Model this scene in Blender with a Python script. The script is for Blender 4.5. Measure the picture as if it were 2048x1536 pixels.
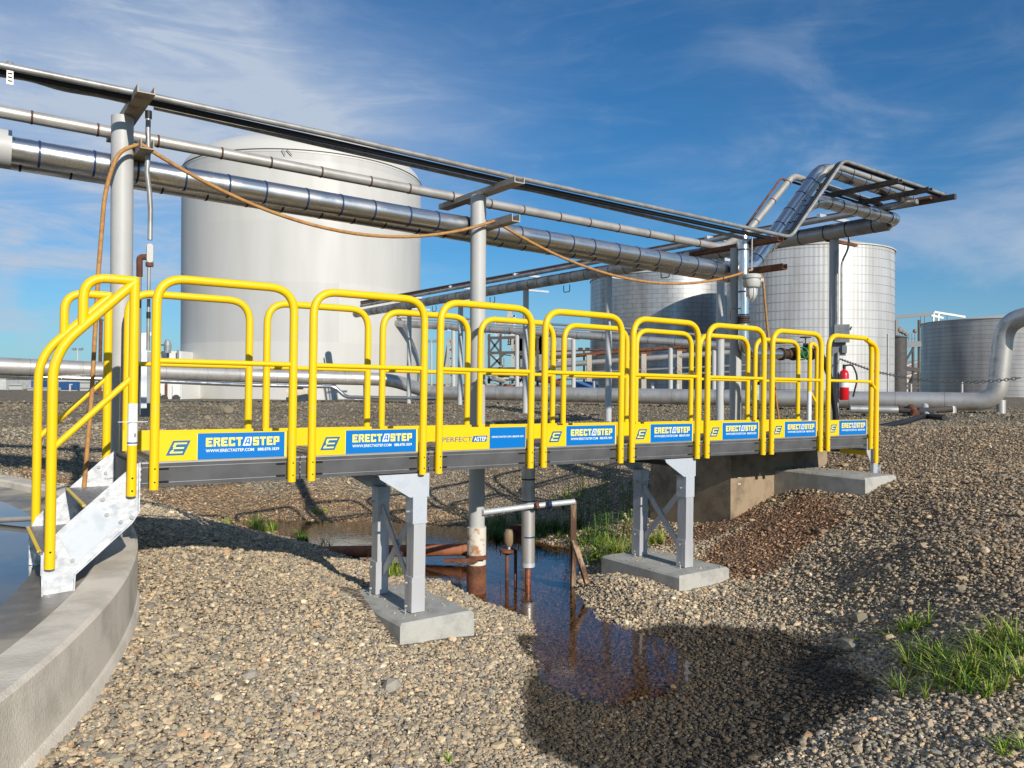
import bpy, math, random
import numpy as np
from mathutils import Vector, Matrix
random.seed(7); RNG = np.random.default_rng(7)
SC = bpy.context.scene; COL = SC.collection
for o in list(bpy.data.objects): bpy.data.objects.remove(o, do_unlink=True)

# ---------------------------------------------------------------- camera (at the origin, level, heights are measured from the eye)
F = 1580.0; ROLL = math.radians(.3)
cd = bpy.data.cameras.new('camera'); cam = bpy.data.objects.new('camera', cd); COL.objects.link(cam)
cd.sensor_width = 36; cd.lens = F / 2048 * 36; cd.clip_end = 3000; cd.clip_start = .05
cam.matrix_world = Matrix.Rotation(-ROLL, 4, 'Y') @ Matrix.Rotation(math.radians(90), 4, 'X')
SC.camera = cam

# ---------------------------------------------------------------- plan axes of the walkway: D along it, B across it (away from the eye)
def ray(px, py):
    u = px - 1024; v = 768 - py
    return Vector((u * math.cos(ROLL) - v * math.sin(ROLL), F, v * math.cos(ROLL) + u * math.sin(ROLL))) / F
def P(px, py, Y): return ray(px, py) * Y
def G(px, py, Z): r = ray(px, py); return r * (Z / r.z)
D = ray(3279, 809).normalized()
B = Vector((-D.y, D.x, 0)).normalized()
U = D.cross(B)
O = P(283, 978, 4.388) + .03 * B
DH = Vector((D.x, D.y, 0)).normalized()
def L(u, v, z): p = O + DH * u + B * v; p.z = z; return p            # plan position u along, v across, z height
def PV(px, py, v): r = ray(px, py); return r * ((O.dot(B) + v) / r.dot(B))
def PU(px, py, u): r = ray(px, py); return r * ((O.dot(DH) + u) / r.dot(DH))

# ---------------------------------------------------------------- light
SUN_EL = math.radians(23.8)
tr = (B + .066 * DH).normalized()
sdir = Vector((tr.x * math.cos(SUN_EL), tr.y * math.cos(SUN_EL), -math.sin(SUN_EL)))
sl = bpy.data.lights.new('sun', 'SUN'); sl.energy = 4.8; sl.angle = math.radians(.53); sl.color = (1, .93, .82)
so = bpy.data.objects.new('sun', sl); COL.objects.link(so); so.rotation_euler = sdir.to_track_quat('-Z', 'Y').to_euler()
so.location = (5, -9, 12)
wd = bpy.data.worlds.new("World"); SC.world = wd; wd.use_nodes = True
nt = wd.node_tree; nt.nodes.clear()
def N(t, nt_, **k):
    n = nt_.nodes.new(t)
    for a, b in k.items(): setattr(n, a, b)
    return n
sky = N('ShaderNodeTexSky', nt, sky_type='NISHITA', sun_disc=False, sun_elevation=SUN_EL, sun_rotation=math.atan2(-tr.x, -tr.y), air_density=1.0, dust_density=.3, ozone_density=1.0)
tc = N('ShaderNodeTexCoord', nt)
def world_noise(scale, stretch, rot, detail=9, dist=.6, rough=.62):
    mp = N('ShaderNodeMapping', nt); mp.inputs['Scale'].default_value = stretch; mp.inputs['Rotation'].default_value = rot
    n = N('ShaderNodeTexNoise', nt); n.inputs['Scale'].default_value = scale; n.inputs['Detail'].default_value = detail
    n.inputs['Distortion'].default_value = dist; n.inputs['Roughness'].default_value = rough
    nt.links.new(tc.outputs['Generated'], mp.inputs[0]); nt.links.new(mp.outputs[0], n.inputs['Vector']); return n
def mth(nt_, op, a, b=None, c=None, clamp=False):
    n = N('ShaderNodeMath', nt_, operation=op, use_clamp=clamp)
    for i, x in enumerate((a, b, c)):
        if x is None: continue
        if isinstance(x, (int, float)): n.inputs[i].default_value = x
        else: nt_.links.new(x, n.inputs[i])
    return n.outputs[0]
def mrange(nt_, x, a, b, c=0, d=1, smooth=True):
    n = N('ShaderNodeMapRange', nt_)
    if smooth: n.interpolation_type = 'SMOOTHSTEP'
    for i, q in zip((1, 2, 3, 4), (a, b, c, d)): n.inputs[i].default_value = q
    nt_.links.new(x, n.inputs[0]); return n.outputs[0]
sx = N('ShaderNodeSeparateXYZ', nt); nt.links.new(tc.outputs['Generated'], sx.inputs[0])
big = world_noise(2.1, (1, 1, 2.3), (0, .25, 0), 6, .5)
fine = world_noise(4.2, (1, 1.2, 5.5), (.1, .42, .1), 12, 1.1, .68)
bank = mrange(nt, mth(nt, 'ADD', mth(nt, 'MULTIPLY', sx.outputs[0], -.55), big.outputs[0]), .48, .92)
leftband = mth(nt, 'MULTIPLY', mrange(nt, sx.outputs[0], .12, -.38), mrange(nt, mth(nt, 'ABSOLUTE', mth(nt, 'SUBTRACT', sx.outputs[2], .31)), .17, .0))
streak = mrange(nt, fine.outputs[0], .40, .80)
c1 = mth(nt, 'MULTIPLY', bank, mth(nt, 'MULTIPLY_ADD', streak, .75, .18))
rightveil = mth(nt, 'MULTIPLY', mrange(nt, sx.outputs[0], .15, .6), mrange(nt, big.outputs[0], .36, .62))
c2 = mth(nt, 'ADD', c1, mth(nt, 'MULTIPLY', leftband, mth(nt, 'MULTIPLY_ADD', big.outputs[0], .8, .22)))
c3 = mth(nt, 'ADD', c2, mth(nt, 'MULTIPLY', rightveil, .34))
soft = world_noise(3.1, (1, 1.1, 2.6), (.2, .1, .7), 7, .8, .55)
puff = mth(nt, 'MULTIPLY', mrange(nt, soft.outputs[0], .44, .70), mrange(nt, mth(nt, 'ABSOLUTE', sx.outputs[0]), .04, .42))
c4 = mth(nt, 'ADD', mth(nt, 'ADD', c3, mth(nt, 'MULTIPLY', streak, .10)), mth(nt, 'MULTIPLY', puff, .50))
cf = mth(nt, 'MAXIMUM', mth(nt, 'MULTIPLY', c4, mrange(nt, sx.outputs[2], -.02, .06), clamp=True), mth(nt, 'MULTIPLY', mrange(nt, sx.outputs[2], .20, -.02), .42))
tint = N('ShaderNodeMix', nt, data_type='RGBA', blend_type='MULTIPLY'); tint.inputs['Factor'].default_value = 1
nt.links.new(sky.outputs[0], tint.inputs[6]); tint.inputs[7].default_value = (.29, .77, 1.20, 1)
mx = N('ShaderNodeMix', nt, data_type='RGBA'); nt.links.new(cf, mx.inputs['Factor'])
nt.links.new(tint.outputs[2], mx.inputs[6]); mx.inputs[7].default_value = (5.6, 6.6, 8.2, 1)
bg = N('ShaderNodeBackground', nt); bg.inputs['Strength'].default_value = .084; wo = N('ShaderNodeOutputWorld', nt)
nt.links.new(mx.outputs[2], bg.inputs[0]); nt.links.new(bg.outputs[0], wo.inputs[0])
SC.view_settings.view_transform = 'Standard'; SC.view_settings.look = 'None'; SC.view_settings.gamma = 1
SC.view_settings.exposure = 0.02; SC.view_settings.use_curve_mapping = False
SC.cycles.max_bounces = 6; SC.cycles.transparent_max_bounces = 8; SC.cycles.caustics_reflective = False; SC.cycles.caustics_refractive = False
SC.cycles.sample_clamp_indirect = 4

# ---------------------------------------------------------------- materials
MATS = {}
def mat(name, col, rough=.5, metal=0., col2=None, nscale=6., nlo=.4, nhi=.65, bump=0., bscale=60., spec=.5, stretch=(1, 1, 1), coat=0, rvar=0.):
    if name in MATS: return MATS[name]
    m = bpy.data.materials.new(name); m.use_nodes = True; t = m.node_tree; b = t.nodes['Principled BSDF']
    b.inputs['Base Color'].default_value = (*col, 1); b.inputs['Roughness'].default_value = rough; b.inputs['Metallic'].default_value = metal
    b.inputs['Specular IOR Level'].default_value = spec; b.inputs['Coat Weight'].default_value = coat
    tcn = N('ShaderNodeTexCoord', t); mp = N('ShaderNodeMapping', t); mp.inputs['Scale'].default_value = stretch
    t.links.new(tcn.outputs['Object'], mp.inputs[0])
    if col2 or rvar:
        n = N('ShaderNodeTexNoise', t); n.inputs['Scale'].default_value = nscale; n.inputs['Detail'].default_value = 8; n.inputs['Roughness'].default_value = .62
        t.links.new(mp.outputs[0], n.inputs['Vector'])
        f = mrange(t, n.outputs[0], nlo, nhi)
        if col2:
            x = N('ShaderNodeMix', t, data_type='RGBA'); x.inputs[6].default_value = (*col, 1); x.inputs[7].default_value = (*col2, 1)
            t.links.new(f, x.inputs['Factor']); t.links.new(x.outputs[2], b.inputs['Base Color'])
        if rvar: t.links.new(mth(t, 'MULTIPLY_ADD', f, rvar, rough), b.inputs['Roughness'])
    if bump:
        n2 = N('ShaderNodeTexNoise', t); n2.inputs['Scale'].default_value = bscale; n2.inputs['Detail'].default_value = 5
        t.links.new(mp.outputs[0], n2.inputs['Vector']); bp = N('ShaderNodeBump', t); bp.inputs['Strength'].default_value = bump; bp.inputs['Distance'].default_value = .01
        t.links.new(n2.outputs[0], bp.inputs['Height']); t.links.new(bp.outputs[0], b.inputs['Normal'])
    MATS[name] = m; return m
YEL = mat('yellow_paint', (.88, .565, .005), .38, 0, (.70, .49, .06), 13, .56, .78, spec=.4, bump=.10, bscale=160, rvar=.25)
BLUE = mat('blue_vinyl', (.0, .165, .52), .4, spec=.3)
WHITEV = mat('white_vinyl', (.82, .84, .84), .45)
CREAM = mat('cream_lettering', (.86, .74, .16), .45)
TEAL = mat('teal_logo', (.005, .13, .30), .45)
FRAME = mat('dark_grey_aluminium', (.075, .076, .080), .55, 0, (.10, .10, .105), 5, bump=.08, bscale=90, spec=.3, rvar=.1)
FRAMEL = mat('bare_aluminium_edge', (.45, .45, .45), .45, .6)
TREAD = mat('serrated_grating', (.34, .34, .35), .5, .5, (.10, .10, .105), 60, bump=.8, bscale=160)
GALV = mat('galvanised_steel', (.62, .66, .71), .42, .35, (.50, .54, .59), 9, bump=.06, bscale=30, rvar=.25)
GALVC = mat('mill_finish_casting', (.74, .76, .78), .36, .45, (.44, .46, .50), 14, .35, .7, bump=.35, bscale=22, rvar=.3)
LEG = mat('mill_aluminium', (.60, .61, .62), .40, .35, (.44, .45, .48), 7, bump=.05, bscale=60, stretch=(1, 1, .12), rvar=.2)
DRUST = mat('dark_oily_iron', (.045, .028, .02), .7, 0, (.14, .06, .03), 14, .5, .7, bump=.3, bscale=60)
BOLT = mat('zinc_bolt', (.62, .62, .6), .35, .7)
BLACK = mat('black_rubber', (.012, .012, .013), .55)
HOLE = mat('dark_opening', (.006, .006, .006), .8)
CONC = mat('pale_concrete', (.74, .665, .55), .9, 0, (.54, .48, .39), 3.2, bump=.35, bscale=90)
CONCN = mat('smooth_cast_concrete', (.44, .435, .40), .85, 0, (.33, .325, .30), 7, bump=.3, bscale=70)
CONCB = mat('stained_brown_concrete', (.33, .25, .165), .9, 0, (.17, .13, .09), 3.5, bump=.35, bscale=50)
WPAINT = mat('white_pipe_paint', (.49, .49, .48), .5, 0, (.44, .445, .44), 2, bump=.05)
SHINY = mat('polished_aluminium_jacket', (.80, .795, .79), .22, .96, (.60, .60, .60), 3, bump=.05, bscale=7, rvar=.16, stretch=(1, 1, 1))
MATTEP = mat('weathered_aluminium_jacket', (.60, .58, .55), .40, .6, (.44, .42, .40), 4, bump=.05, bscale=20, rvar=.15)
DULLP = mat('dull_grey_jacket', (.50, .49, .475), .44, .65, (.30, .30, .30), 2.5, bump=.08, bscale=12, rvar=.15)
SMALLP = mat('pale_small_jacket', (.52, .50, .46), .42, .45, (.42, .40, .36), 5, bump=.03)
CONDU = mat('conduit_grey', (.38, .38, .37), .45, .4, (.27, .26, .25), 8)
STRAPB = mat('blue_black_strap', (.015, .035, .11), .4)
STRAPD = mat('dark_strap', (.02, .02, .022), .5)
STRAPR = mat('rusty_strap', (.09, .035, .02), .7)
RUST = mat('rusty_steel', (.20, .075, .035), .85, 0, (.09, .035, .02), 9, bump=.4, bscale=80)
RUSTL = mat('pale_painted_beam', (.42, .38, .32), .75, 0, (.23, .12, .07), 5, .5, .7, bump=.2)
ORANGE = mat('terracotta_pipe', (.36, .13, .06), .75, 0, (.22, .075, .04), 6, bump=.1)
PVC = mat('chalky_white_sleeve', (.66, .62, .54), .7, 0, (.40, .18, .08), 7, .52, .64, bump=.2)
HOSE = mat('tan_hose', (.47, .245, .075), .7, 0, (.36, .17, .055), 25, bump=.3, bscale=120)
RED = mat('red_enamel', (.62, .012, .02), .25, coat=.4)
GREEN = mat('green_enamel', (.015, .30, .13), .35)
GREYB = mat('grey_enclosure', (.28, .31, .32), .5, .2, (.20, .22, .23), 5)
STEELD = mat('dark_structural_steel', (.055, .058, .062), .7, 0, (.10, .075, .06), 4)
STEELG = mat('grey_structural_steel', (.22, .23, .24), .7)
WOOD = mat('wet_timber', (.40, .27, .17), .8, 0, (.10, .05, .03), 8, .45, .6, bump=.3, stretch=(1, 1, .2))
GLASS = mat('frosted_lamp_glass', (.62, .62, .58), .12, coat=.6)
LGREY = mat('light_fixture_grey', (.50, .50, .48), .5)
WALLM = mat('pale_metal_siding', (.55, .56, .54), .6, 0, (.45, .45, .43), 3)
BROWNW = mat('brown_siding', (.30, .24, .19), .8)
CBLUE = mat('container_blue', (.03, .11, .30), .6)
def grassmat(name, a, b):
    m = mat(name, a, .55, 0, b, 9, spec=.3); bs = m.node_tree.nodes['Principled BSDF']
    bs.inputs['Subsurface Weight'].default_value = 0; return m
GR1 = grassmat('fresh_grass', (.24, .38, .04), (.40, .45, .08)); GR2 = grassmat('deep_grass', (.06, .15, .02), (.12, .20, .03)); GR3 = grassmat('dry_grass', (.33, .29, .12), (.16, .20, .04))

# cylindrical jackets of the tanks: panel joints and ribs from real-world angle and height
def tankmat(name, col, col2, rough, metal, R, ribs=0, bw=1.2, bh=.35, mort=.012, jd=.35, lines=True):
    m = bpy.data.materials.new(name); m.use_nodes = True; t = m.node_tree; b = t.nodes['Principled BSDF']
    tcn = N('ShaderNodeTexCoord', t); s = N('ShaderNodeSeparateXYZ', t); t.links.new(tcn.outputs['Object'], s.inputs[0])
    ang = mth(t, 'MULTIPLY', mth(t, 'ARCTAN2', s.outputs[1], s.outputs[0]), R)
    cmb = N('ShaderNodeCombineXYZ', t); t.links.new(ang, cmb.inputs[0]); t.links.new(s.outputs[2], cmb.inputs[1])
    n = N('ShaderNodeTexNoise', t); n.inputs['Scale'].default_value = 1.0; n.inputs['Detail'].default_value = 9
    mp = N('ShaderNodeMapping', t); mp.inputs['Scale'].default_value = (1.6, .22, 1); t.links.new(cmb.outputs[0], mp.inputs[0]); t.links.new(mp.outputs[0], n.inputs['Vector'])
    x = N('ShaderNodeMix', t, data_type='RGBA'); x.inputs[6].default_value = (*col, 1); x.inputs[7].default_value = (*col2, 1)
    t.links.new(mrange(t, n.outputs[0], .35, .7), x.inputs['Factor']); out = x.outputs[2]
    if lines:
        br = N('ShaderNodeTexBrick', t); br.inputs['Scale'].default_value = 1; br.inputs['Brick Width'].default_value = bw; br.inputs['Row Height'].default_value = bh
        br.inputs['Mortar Size'].default_value = mort; br.inputs['Mortar Smooth'].default_value = .3
        br.inputs['Color1'].default_value = (1, 1, 1, 1); br.inputs['Color2'].default_value = (.86, .87, .9, 1); br.inputs['Mortar'].default_value = (jd, jd, jd, 1)
        t.links.new(cmb.outputs[0], br.inputs['Vector'])
        y = N('ShaderNodeMix', t, data_type='RGBA', blend_type='MULTIPLY'); y.inputs['Factor'].default_value = 1
        t.links.new(out, y.inputs[6]); t.links.new(br.outputs['Color'], y.inputs[7]); out = y.outputs[2]
    t.links.new(out, b.inputs['Base Color'])
    b.inputs['Metallic'].default_value = metal; t.links.new(mth(t, 'MULTIPLY_ADD', n.outputs[0], .3, rough - .1), b.inputs['Roughness'])
    if ribs:
        wv = mth(t, 'SINE', mth(t, 'MULTIPLY', ang, 2 * math.pi / ribs)); bp = N('ShaderNodeBump', t); bp.inputs['Strength'].default_value = .3; bp.inputs['Distance'].default_value = .008
        t.links.new(wv, bp.inputs['Height']); t.links.new(bp.outputs[0], b.inputs['Normal'])
    return m

# ---------------------------------------------------------------- mesh builder
ORG = {}
def frame_axes(d):
    d = d.normalized(); a = Vector((0, 0, 1)) if abs(d.z) < .92 else Vector((1, 0, 0))
    x = d.cross(a).normalized(); return x, x.cross(d).normalized()
def fillet(pts, r, seg=7):
    pts = [Vector(p) for p in pts]; out = [pts[0]]
    for i in range(1, len(pts) - 1):
        a, b, c = pts[i - 1], pts[i], pts[i + 1]; d1 = (a - b); d2 = (c - b); l = min(r, d1.length * .48, d2.length * .48)
        p, q = b + d1.normalized() * l, b + d2.normalized() * l
        if d1.angle(d2) > 3.09: out.append(b); continue
        for k in range(seg + 1):
            t = k / seg; out.append(p * (1 - t) ** 2 + b * 2 * t * (1 - t) + q * t * t)
    out.append(pts[-1]); return out
class MB:
    def __init__(s): s.v = []; s.f = []; s.sm = []; s.mi = []; s.m = 0
    def face(s, idx, smooth=False): s.f.append(tuple(idx)); s.sm.append(smooth); s.mi.append(s.m)
    def box(s, c, size, ax=None):
        X, Y, Z = ax or (Vector((1, 0, 0)), Vector((0, 1, 0)), Vector((0, 0, 1))); n = len(s.v); c = Vector(c)
        for i in (-.5, .5):
            for j in (-.5, .5):
                for k in (-.5, .5): s.v.append(c + X * size[0] * i + Y * size[1] * j + Z * size[2] * k)
        for q in ((0, 1, 3, 2), (4, 6, 7, 5), (0, 4, 5, 1), (2, 3, 7, 6), (0, 2, 6, 4), (1, 5, 7, 3)): s.face([n + i for i in q])
        return s
    def box2(s, a, b): a = Vector(a); b = Vector(b); return s.box((a + b) / 2, [abs(x) for x in (b - a)])
    def prism(s, pts, off):
        n = len(s.v); k = len(pts); off = Vector(off)
        s.v += [Vector(p) for p in pts] + [Vector(p) + off for p in pts]
        s.face(range(n, n + k)); s.face(range(n + 2 * k - 1, n + k - 1, -1))
        for i in range(k): j = (i + 1) % k; s.face((n + i, n + k + i, n + k + j, n + j))
        return s
    def tube(s, pts, r, n=12, cap=True):
        pts = [Vector(p) for p in pts]; st = len(s.v); x = None
        rs = r if isinstance(r, (list, tuple)) else [r] * len(pts)
        for i, p in enumerate(pts):
            d = (pts[min(i + 1, len(pts) - 1)] - pts[max(i - 1, 0)]).normalized()
            if x is None: x = frame_axes(d)[0]
            x = (x - d * x.dot(d)).normalized(); y = d.cross(x)
            for k in range(n):
                a = 2 * math.pi * k / n; s.v.append(p + (x * math.cos(a) + y * math.sin(a)) * rs[i])
        for i in range(len(pts) - 1):
            for k in range(n):
                a = st + i * n + k; b = st + i * n + (k + 1) % n; s.face((a, b, b + n, a + n), True)
        if cap: s.face([st + k for k in range(n)][::-1]); s.face([st + (len(pts) - 1) * n + k for k in range(n)])
        return s
    def rod(s, a, b, r, n=12): return s.tube([a, b], r, n)
    def bar(s, a, b, w, h, side=None):
        a, b = Vector(a), Vector(b); d = (b - a).normalized()
        if side is None: x, y = frame_axes(d)
        else: x = Vector(side); x = (x - d * x.dot(d)).normalized(); y = d.cross(x)
        return s.box((a + b) / 2, ((b - a).length, w, h), (d, x, y))
    def lathe(s, prof, c, n=48, ax=(0, 0, 1), smooth=True):
        c = Vector(c); ax = Vector(ax).normalized(); x, y = frame_axes(ax); st = len(s.v)
        for r, h in prof:
            for k in range(n): a = 2 * math.pi * k / n; s.v.append(c + ax * h + (x * math.cos(a) + y * math.sin(a)) * r)
        for i in range(len(prof) - 1):
            for k in range(n): a = st + i * n + k; b = st + i * n + (k + 1) % n; s.face((a, b, b + n, a + n), smooth)
        return s
    def build(s, name, m, parent=None, label=None):
        me = bpy.data.meshes.new(name); org = ORG.get(parent.name, Vector()) if parent else Vector()
        me.from_pydata([tuple(v - org) for v in s.v], [], s.f)
        for mm in (m if isinstance(m, (list, tuple)) else [m]): me.materials.append(mm)
        me.polygons.foreach_set('use_smooth', s.sm); me.polygons.foreach_set('material_index', s.mi)
        me.update()
        try: me.set_sharp_from_angle(angle=math.radians(40))
        except Exception: pass
        o = bpy.data.objects.new(name, me); COL.objects.link(o)
        if parent: o.parent = parent; ORG[o.name] = org
        if label: o['label'] = label
        return o
def tag(o, label=None, cat=None, group=None, kind=None):
    for k, x in (('label', label), ('category', cat), ('group', group), ('kind', kind)):
        if x: o[k] = x
    return o
def thing(name, label, cat, loc=(0, 0, 0), group=None):
    o = bpy.data.objects.new(name, None); COL.objects.link(o); o.location = loc; o.empty_display_size = .1
    ORG[o.name] = Vector(loc); return tag(o, label, cat, group)
def copytree(o, parent=None):
    c = o.copy(); COL.objects.link(c)
    if parent: c.parent = parent
    ORG[c.name] = ORG.get(o.name, Vector())
    for ch in list(o.children): copytree(ch, c)
    return c
def single(mb, name, m, label, cat, loc, group=None, kind=None):
    ORG['__'] = Vector(loc); me_parent = type('q', (), {'name': '__'})
    s = mb; s.v = [v - Vector(loc) for v in s.v]; o = s.build(name, m); o.location = loc
    return tag(o, label, cat, group, kind)

# ================================================================ GROUND
W = -1.85
BC = Vector((-10.284, 1.433, 0)); BR = 8.686                       # round concrete basin on the left
ctrl = []
def cp(px, py, z): p = G(px, py, z); ctrl.append((p.x, p.y, z))
for q in [(276, 1190, -1.36), (224, 1335, -1.40), (178, 1395, -1.40), (90, 1513, -1.38), (300, 1536, -1.42), (600, 1536, -1.55), (1000, 1536, -1.74), (1250, 1520, -1.83), (1500, 1536, -1.72),
          (1800, 1536, -1.55), (2048, 1536, -1.42), (400, 1300, -1.43), (450, 1180, -1.40), (340, 1150, -1.29), (600, 1250, -1.56), (800, 1400, -1.66), (282, 1092, -1.21), (287, 1045, -1.20), (290, 1016, -1.24), (410, 1098, -1.26), (410, 1056, -1.32), (547, 1112, -1.45), (547, 1078, -1.52), (650, 1125, -1.60),
          (697, 1195, -1.55), (740, 1225, -1.58), (797, 1284, -1.69), (950, 1266, -1.74), (700, 1150, -1.72), (860, 1160, -1.80), (1000, 1250, -1.80), (1010, 1330, -1.80), (950, 1400, -1.74),
          # water's edge
          (1062, 1300, W), (1095, 1360, W), (1160, 1398, W), (1250, 1412, W), (1345, 1395, W), (1388, 1340, W), (1350, 1290, W), (1270, 1250, W), (1195, 1212, W), (1160, 1180, W),
          (1050, 1240, W), (1000, 1215, W), (940, 1190, W), (860, 1165, W), (740, 1128, W), (616, 1088, W), (567, 1071, W), (500, 1052, W), (540, 1040, W), (700, 1043, W), (850, 1052, W), (990, 1062, W), (1100, 1085, W), (1180, 1130, W),
          # bed
          (1200, 1330, -1.925), (1290, 1330, -1.92), (1120, 1220, -1.95), (1050, 1130, -2.0), (900, 1090, -2.0), (700, 1068, -1.95),
          # mound and slope on the right
          (1215, 1165, -1.74), (1290, 1185, -1.72), (1358, 1189, -1.735), (1452, 1162, -1.72), (1500, 1220, -1.72), (1480, 1120, -1.62), (1470, 1036, -1.44), (1550, 985, -1.22), (1610, 968, -1.08),
          (1732, 987, -1.10), (1790, 960, -1.0), (1600, 1080, -1.45), (1700, 1150, -1.42), (1850, 1100, -1.16), (1650, 1300, -1.68), (1500, 1400, -1.78), (1850, 1300, -1.42), (2048, 1250, -1.22), (2048, 1050, -.98), (1880, 960, -.90),
          (1240, 1100, -1.76), (1310, 1080, -1.70), (1200, 1010, -1.55), (1300, 960, -1.25), (1250, 1060, -1.72),
          # far bank
          (500, 985, -1.60), (700, 990, -1.66), (900, 990, -1.66), (1050, 990, -1.60), (620, 950, -1.38), (900, 940, -1.36), (1100, 945, -1.32), (330, 985, -1.52), (290, 1003, -1.66), (400, 1020, -1.74)]: cp(*q)
for q in [(300, 920, -1.12), (620, 900, -1.10), (950, 900, -1.08), (1200, 905, -1.05), (1500, 850, -.70), (1650, 850, -.68), (1760, 856, -.66)]: cp(*q)
for x, y, z in [(5.9, 10.6, -.55), (7.5, 10.6, -.52), (9.5, 11, -.52), (4.6, 9.6, -.74), (8, 14.5, -.80), (12, 16, -.78), (5.5, 13, -.70), (3, 13, -.80), (0, 16, -.90), (-3, 16, -.88), (-7, 14, -.82), (-6.2, 10.6, -1.0),
                (-9, 12, -.86), (-4.2, 8.4, -1.18), (-14, 12, -.8), (8, 6, -.85), (8, 3, -1.1), (4, 1, -1.4), (0, 0, -1.6), (-1.3, 1, -1.42), (0, -3, -1.6), (5, -3, -1.5), (10, 0, -1.2), (-20, 2, -1.2), (-10, -9, -1.4), (12, 9, -.6)]: ctrl.append((x, y, z))
CT = np.array(ctrl)
def tps_fit(c, lam=.02):
    n = len(c); d = np.hypot(c[:, None, 0] - c[None, :, 0], c[:, None, 1] - c[None, :, 1])
    K = np.where(d > 0, d * d * np.log(d + 1e-9), 0) + lam * np.eye(n); Pm = np.c_[np.ones(n), c[:, :2]]
    A = np.zeros((n + 3, n + 3)); A[:n, :n] = K; A[:n, n:] = Pm; A[n:, :n] = Pm.T
    return np.linalg.solve(A, np.r_[c[:, 2], 0, 0, 0])
TW = tps_fit(CT)
def smooth(t): t = np.clip(t, 0, 1); return t * t * (3 - 2 * t)
def vnoise(x, y, s, seed=0):
    r = np.random.default_rng(seed).random((64, 64)); x = x * s + 1000; y = y * s + 1000; i = np.floor(x).astype(int); j = np.floor(y).astype(int)
    fx = smooth(x - i); fy = smooth(y - j); g = lambda a, b: r[a % 64, b % 64]
    return (g(i, j) * (1 - fx) + g(i + 1, j) * fx) * (1 - fy) + (g(i, j + 1) * (1 - fx) + g(i + 1, j + 1) * fx) * fy - .5
PADS = []
def height(x, y, raw=False):
    x = np.asarray(x, float); y = np.asarray(y, float); sh = x.shape; x = x.ravel(); y = y.ravel(); h = np.empty_like(x)
    for k in range(0, len(x), 20000):
        a, b = x[k:k + 20000], y[k:k + 20000]; d = np.hypot(a[:, None] - CT[None, :, 0], b[:, None] - CT[None, :, 1])
        h[k:k + 20000] = (d * d * np.log(d + 1e-9)) @ TW[:-3] + TW[-3] + TW[-2] * a + TW[-1] * b
    r = np.hypot(x - 0, y - 4); t = smooth((r - 11) / 7.0)
    h = np.clip(h, -2.2, -.45) * (1 - t) + (-.62 + .05 * vnoise(x, y, .15, 3)) * t
    h = h + .035 * vnoise(x, y, 1.3, 1) + .018 * vnoise(x, y, 4.5, 2)
    rb = np.hypot(x - BC.x, y - BC.y)
    if not raw: h = np.where(rb < BR - .1, np.minimum(h, -1.45), h)
    return h.reshape(sh)
def H(x, y): return float(height(np.array([x]), np.array([y]), True)[0])
def axis(a, b, step, lo, hi, g=1.16):
    c = list(np.arange(a, b + 1e-6, step)); s = step
    l = [a]; 
    while l[-1] > lo: s *= g; l.append(l[-1] - s)
    s = step; r = [c[-1]]
    while r[-1] < hi: s *= g; r.append(r[-1] + s)
    return np.array(l[:0:-1] + c + r[1:])
gx = axis(-6.5, 8, .065, -900, 900); gy = axis(1.4, 12, .065, -200, 1400)
X, Y = np.meshgrid(gx, gy); Z = height(X, Y)
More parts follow.
